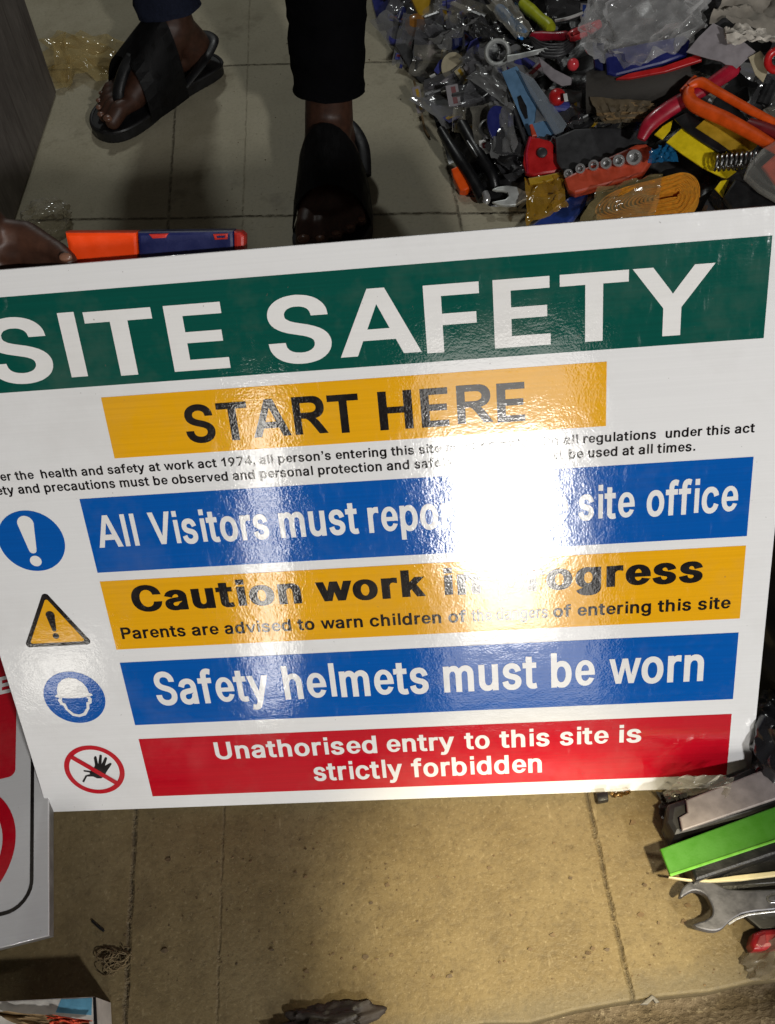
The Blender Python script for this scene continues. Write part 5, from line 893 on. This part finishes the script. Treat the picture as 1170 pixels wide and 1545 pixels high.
head = [(1026, 1352.6), (1027, 1346), (1030, 1340), (1036, 1334), (1042.6, 1329.7), (1051, 1328), (1060, 1327.8), (1068, 1328.5), (1076, 1331), (1083, 1334), (1089, 1337.5), (1096, 1340), (1103, 1341.6), (1125, 1343), (1170, 1341.6), (1240, 1338), (1240, 1369), (1170, 1373), (1139, 1376), (1128, 1378), (1119.6, 1380), (1109, 1386), (1100, 1392.5), (1092, 1400.8), (1087, 1403.5), (1081, 1405), (1073, 1405), (1064.6, 1403.5), (1052, 1400), (1046.7, 1394.7), (1055, 1391.5), (1064, 1389), (1070, 1385.6), (1074, 1382.5), (1075.6, 1378.7), (1076, 1374), (1075.6, 1370.5), (1074, 1365), (1071.5, 1359.5), (1068, 1353), (1063, 1348.5), (1057, 1345.5), (1050.8, 1344), (1045, 1344.8), (1040, 1347), (1034, 1350.5), (1029.5, 1354)]
hb_ = slab(sw, 'body', head, .030, .012, DST, .0025)
slab(sub(hb_, sw), 'shank_panel', [(1156, 1353), (1164, 1348), (1200, 1346), (1240, 1344), (1240, 1360), (1200, 1361), (1164, 1363), (1157, 1360)], .0302, .002, plastic('bright_ground_steel', (170, 170, 172), .25, 1.0), .0006)
slab(sub(hb_, sw), 'stamped_field', [(1160, 1354.5), (1168, 1351), (1236, 1347.5), (1236, 1357), (1168, 1360), (1161, 1358)], .0306, .002, DST, .0004)
slab(sub(hb_, sw), 'polished_rim', [(1099, 1393), (1111, 1384.5), (1128, 1378.5), (1170, 1373.5), (1240, 1369.5), (1240, 1372), (1170, 1376.5), (1130, 1381.5), (1113, 1388), (1101, 1396)], .0302, .003, CHROME, .0005)
bm = bmesh.new(); c = G(1160, 1418, .02); p = gz([(1133, 1424), (1138, 1408), (1152, 1402), (1215, 1398), (1215, 1424), (1150, 1434), (1138, 1434)], .028); prism(bm, p, UPV, .026, .006, 3); rg_ = thing('red_handle', 'red plastic handle end under the big spanner at the right edge', 'handle', c); bmo('handle', bm, plastic('deep_red_plastic', (128, 16, 22), .4), rg_)
bm = bmesh.new(); prism(bm, gz([(1142, 1424), (1146, 1412), (1156, 1408), (1158, 1422), (1150, 1430)], .0285), UPV, .004, .001); bmo('recess', bm, DKRED, rg_)
bm = bmesh.new(); sheet(bm, [G(1118, 1446, .004), G(1200, 1396, .045), G(1200, 1470, .04), G(1136, 1482, .004)], 20, 18, .003, 44); tag(bmo('clear_sheet', bm, film('dusty_film', (120, 112, 98), .32, .3)), 'dusty clear plastic sheet at the lower right edge', 'sheet')
item_c = bmesh.new(); prism(item_c, gz([(1122, 1380), (1170, 1372), (1200, 1372), (1200, 1400), (1150, 1404)], .010), UPV, .009, .002); tag(bmo('grey_packet', item_c, DGREY), 'dark grey flat packet directly beneath the shank of the big spanner', 'packet')
# little things on the floor
ch_ = bmesh.new(); prism(ch_, gz([(900, 1196), (918, 1194), (919, 1207), (903, 1210)], .012), UPV, .011, .002); tag(bmo('black_block', ch_, BLACKP), 'small black block under the bottom edge of the sign', 'block')
bm = bmesh.new(); sheet(bm, [G(920, 1196, .006), G(952, 1190, .006), G(950, 1196, .003), G(924, 1202, .003)], 14, 8, .006, 46); tag(bmo('bronze_foil', bm, plastic('bronze_foil', (150, 120, 70), .3, .8)), 'crumpled bronze foil strip beside the small black block', 'foil')
bm = bmesh.new(); c = G(985, 1508, .01); prism(bm, gz([(966, 1516), (984, 1501), (988, 1503), (996, 1512), (990, 1514), (986, 1508), (978, 1516)], .002), UPV, .006, .001); tag(bmo('broken_chip', bm, plastic('pale_chip', (92, 88, 82), .6)), 'pale triangular chip lying in the crack at the floor edge', 'chip')
bm = bmesh.new(); random.seed(8)
cw = G(173, 1452)
for k in range(40):
    a0 = random.uniform(0, 6.28); r = random.uniform(0, .011); c0 = cw + Vector((math.cos(a0) * r * 1.3, math.sin(a0) * r, .0015 + .006 * random.random())); rr = random.uniform(.003, .009); s0 = random.uniform(0, 6.28); sp0 = random.uniform(2.5, 7) * random.choice((-1, 1)); p = []
    for j in range(8): a = s0 + sp0 * j / 7; p.append(c0 + Vector((math.cos(a) * rr * 1.2, math.sin(a) * rr * (.5 + .5 * random.random()), max(-c0.z + .0008, rr * .3 * math.sin(a * 1.7 + s0)))))
    tube(bm, smoothpath(p, 3), .00055, 5)
tag(bmo('twine_wad', bm, plastic('dusty_twine', (104, 88, 60), .8)), 'tangled wad of dusty twine on the left floor joint', 'twine')
bm = bmesh.new(); tube(bm, gz([(139, 1390), (150, 1400), (157, 1405)], .002), .0014, 6); tag(bmo('dark_splinter', bm, BLACKP), 'short dark splinter on the floor above the twine wad', 'splinter')
bm = bmesh.new(); random.seed(3)
for k in range(420):
    p = G(random.uniform(100, 1120), random.uniform(1235, 1490)) if k < 330 else G(random.uniform(330, 640), random.uniform(60, 330)); r = random.choice((.0005, .0006, .0008, .0011)) * random.uniform(.7, 1.3)
    q = bmesh.ops.create_icosphere(bm, subdivisions=1, radius=r)
    for v in q['verts']: v.co = p + Vector((v.co.x * random.uniform(.7, 1.6), v.co.y, v.co.z * .6 + r * .4))
for k in range(46):
    p = G(random.uniform(220, 1100), random.uniform(1240, 1480), .0006); r = random.uniform(.0014, .0042); a = random.uniform(0, 6.28); n_ = random.randrange(4, 7)
    pts = [p + Vector((math.cos(a + 6.283 * j / n_) * r * random.uniform(.4, 1.3), math.sin(a + 6.283 * j / n_) * r * random.uniform(.3, .9), random.uniform(.0006, .0022))) for j in range(n_)]
    prism(bm, pts, UPV, .0008)
tag(bmo('grit', bm, plastic('grit', (92, 74, 48), .85, var=.6)), 'fine grit and crumbs scattered on the floor', None, kind='stuff')
# dark rubble at the bottom edge and the carton corner
bm = bmesh.new(); q = G(492, 1545, 0); r = bmesh.ops.create_icosphere(bm, subdivisions=5, radius=1)
for v in r['verts']:
    p = v.co.copy(); k = 1 + .5 * noise.noise(p * 2.0) + .16 * noise.noise(p * 5.0) - .25 * abs(noise.noise(p * 3.4)); v.co = q + Vector((p.x * .052 * k, p.y * .020 * k - .002, max(-.004, p.z * .020 * k)))
tag(bmo('dark_rag', bm, plastic('burnt_scraps', (30, 22, 16), .6, var=.6, bump=.8, scale=40)), 'dark crumpled rag at the bottom edge of the floor', 'rag')
ct = thing('leaflet_box', 'open carton with white and blue print at the bottom left corner', 'box', G(60, 1530)); 
slab(ct, 'body', [(-120, 1516), (0, 1511), (142, 1504), (146, 1600), (-120, 1600)], .05, .049, plastic('white_printed_card', (196, 192, 184), .5), .0012)
slab(ct, 'blue_print', [(92, 1508), (139, 1506), (138, 1532), (84, 1528)], .0503, .001, plastic('pale_blue_print', (92, 150, 178), .5), .0001)
slab(ct, 'dark_edge', [(140, 1505), (144, 1504.5), (147, 1560), (142, 1560)], .0506, .002, BLACKP, .0003)
for k, (pts, m) in enumerate(((([(-20, 1525), (40, 1522), (90, 1534), (140, 1545), (60, 1560), (-20, 1560)]), BROWNP), (([(70, 1530), (112, 1532), (140, 1541), (130, 1552), (76, 1546)]), SALMON))):
    bm = bmesh.new(); c4 = gz([pts[0], pts[2], pts[3], pts[4]], .056 + k * .002); sheet(bm, c4, 18, 14, .004, 300 + k); bmo('crumpled_leaf', bm, m, ct)
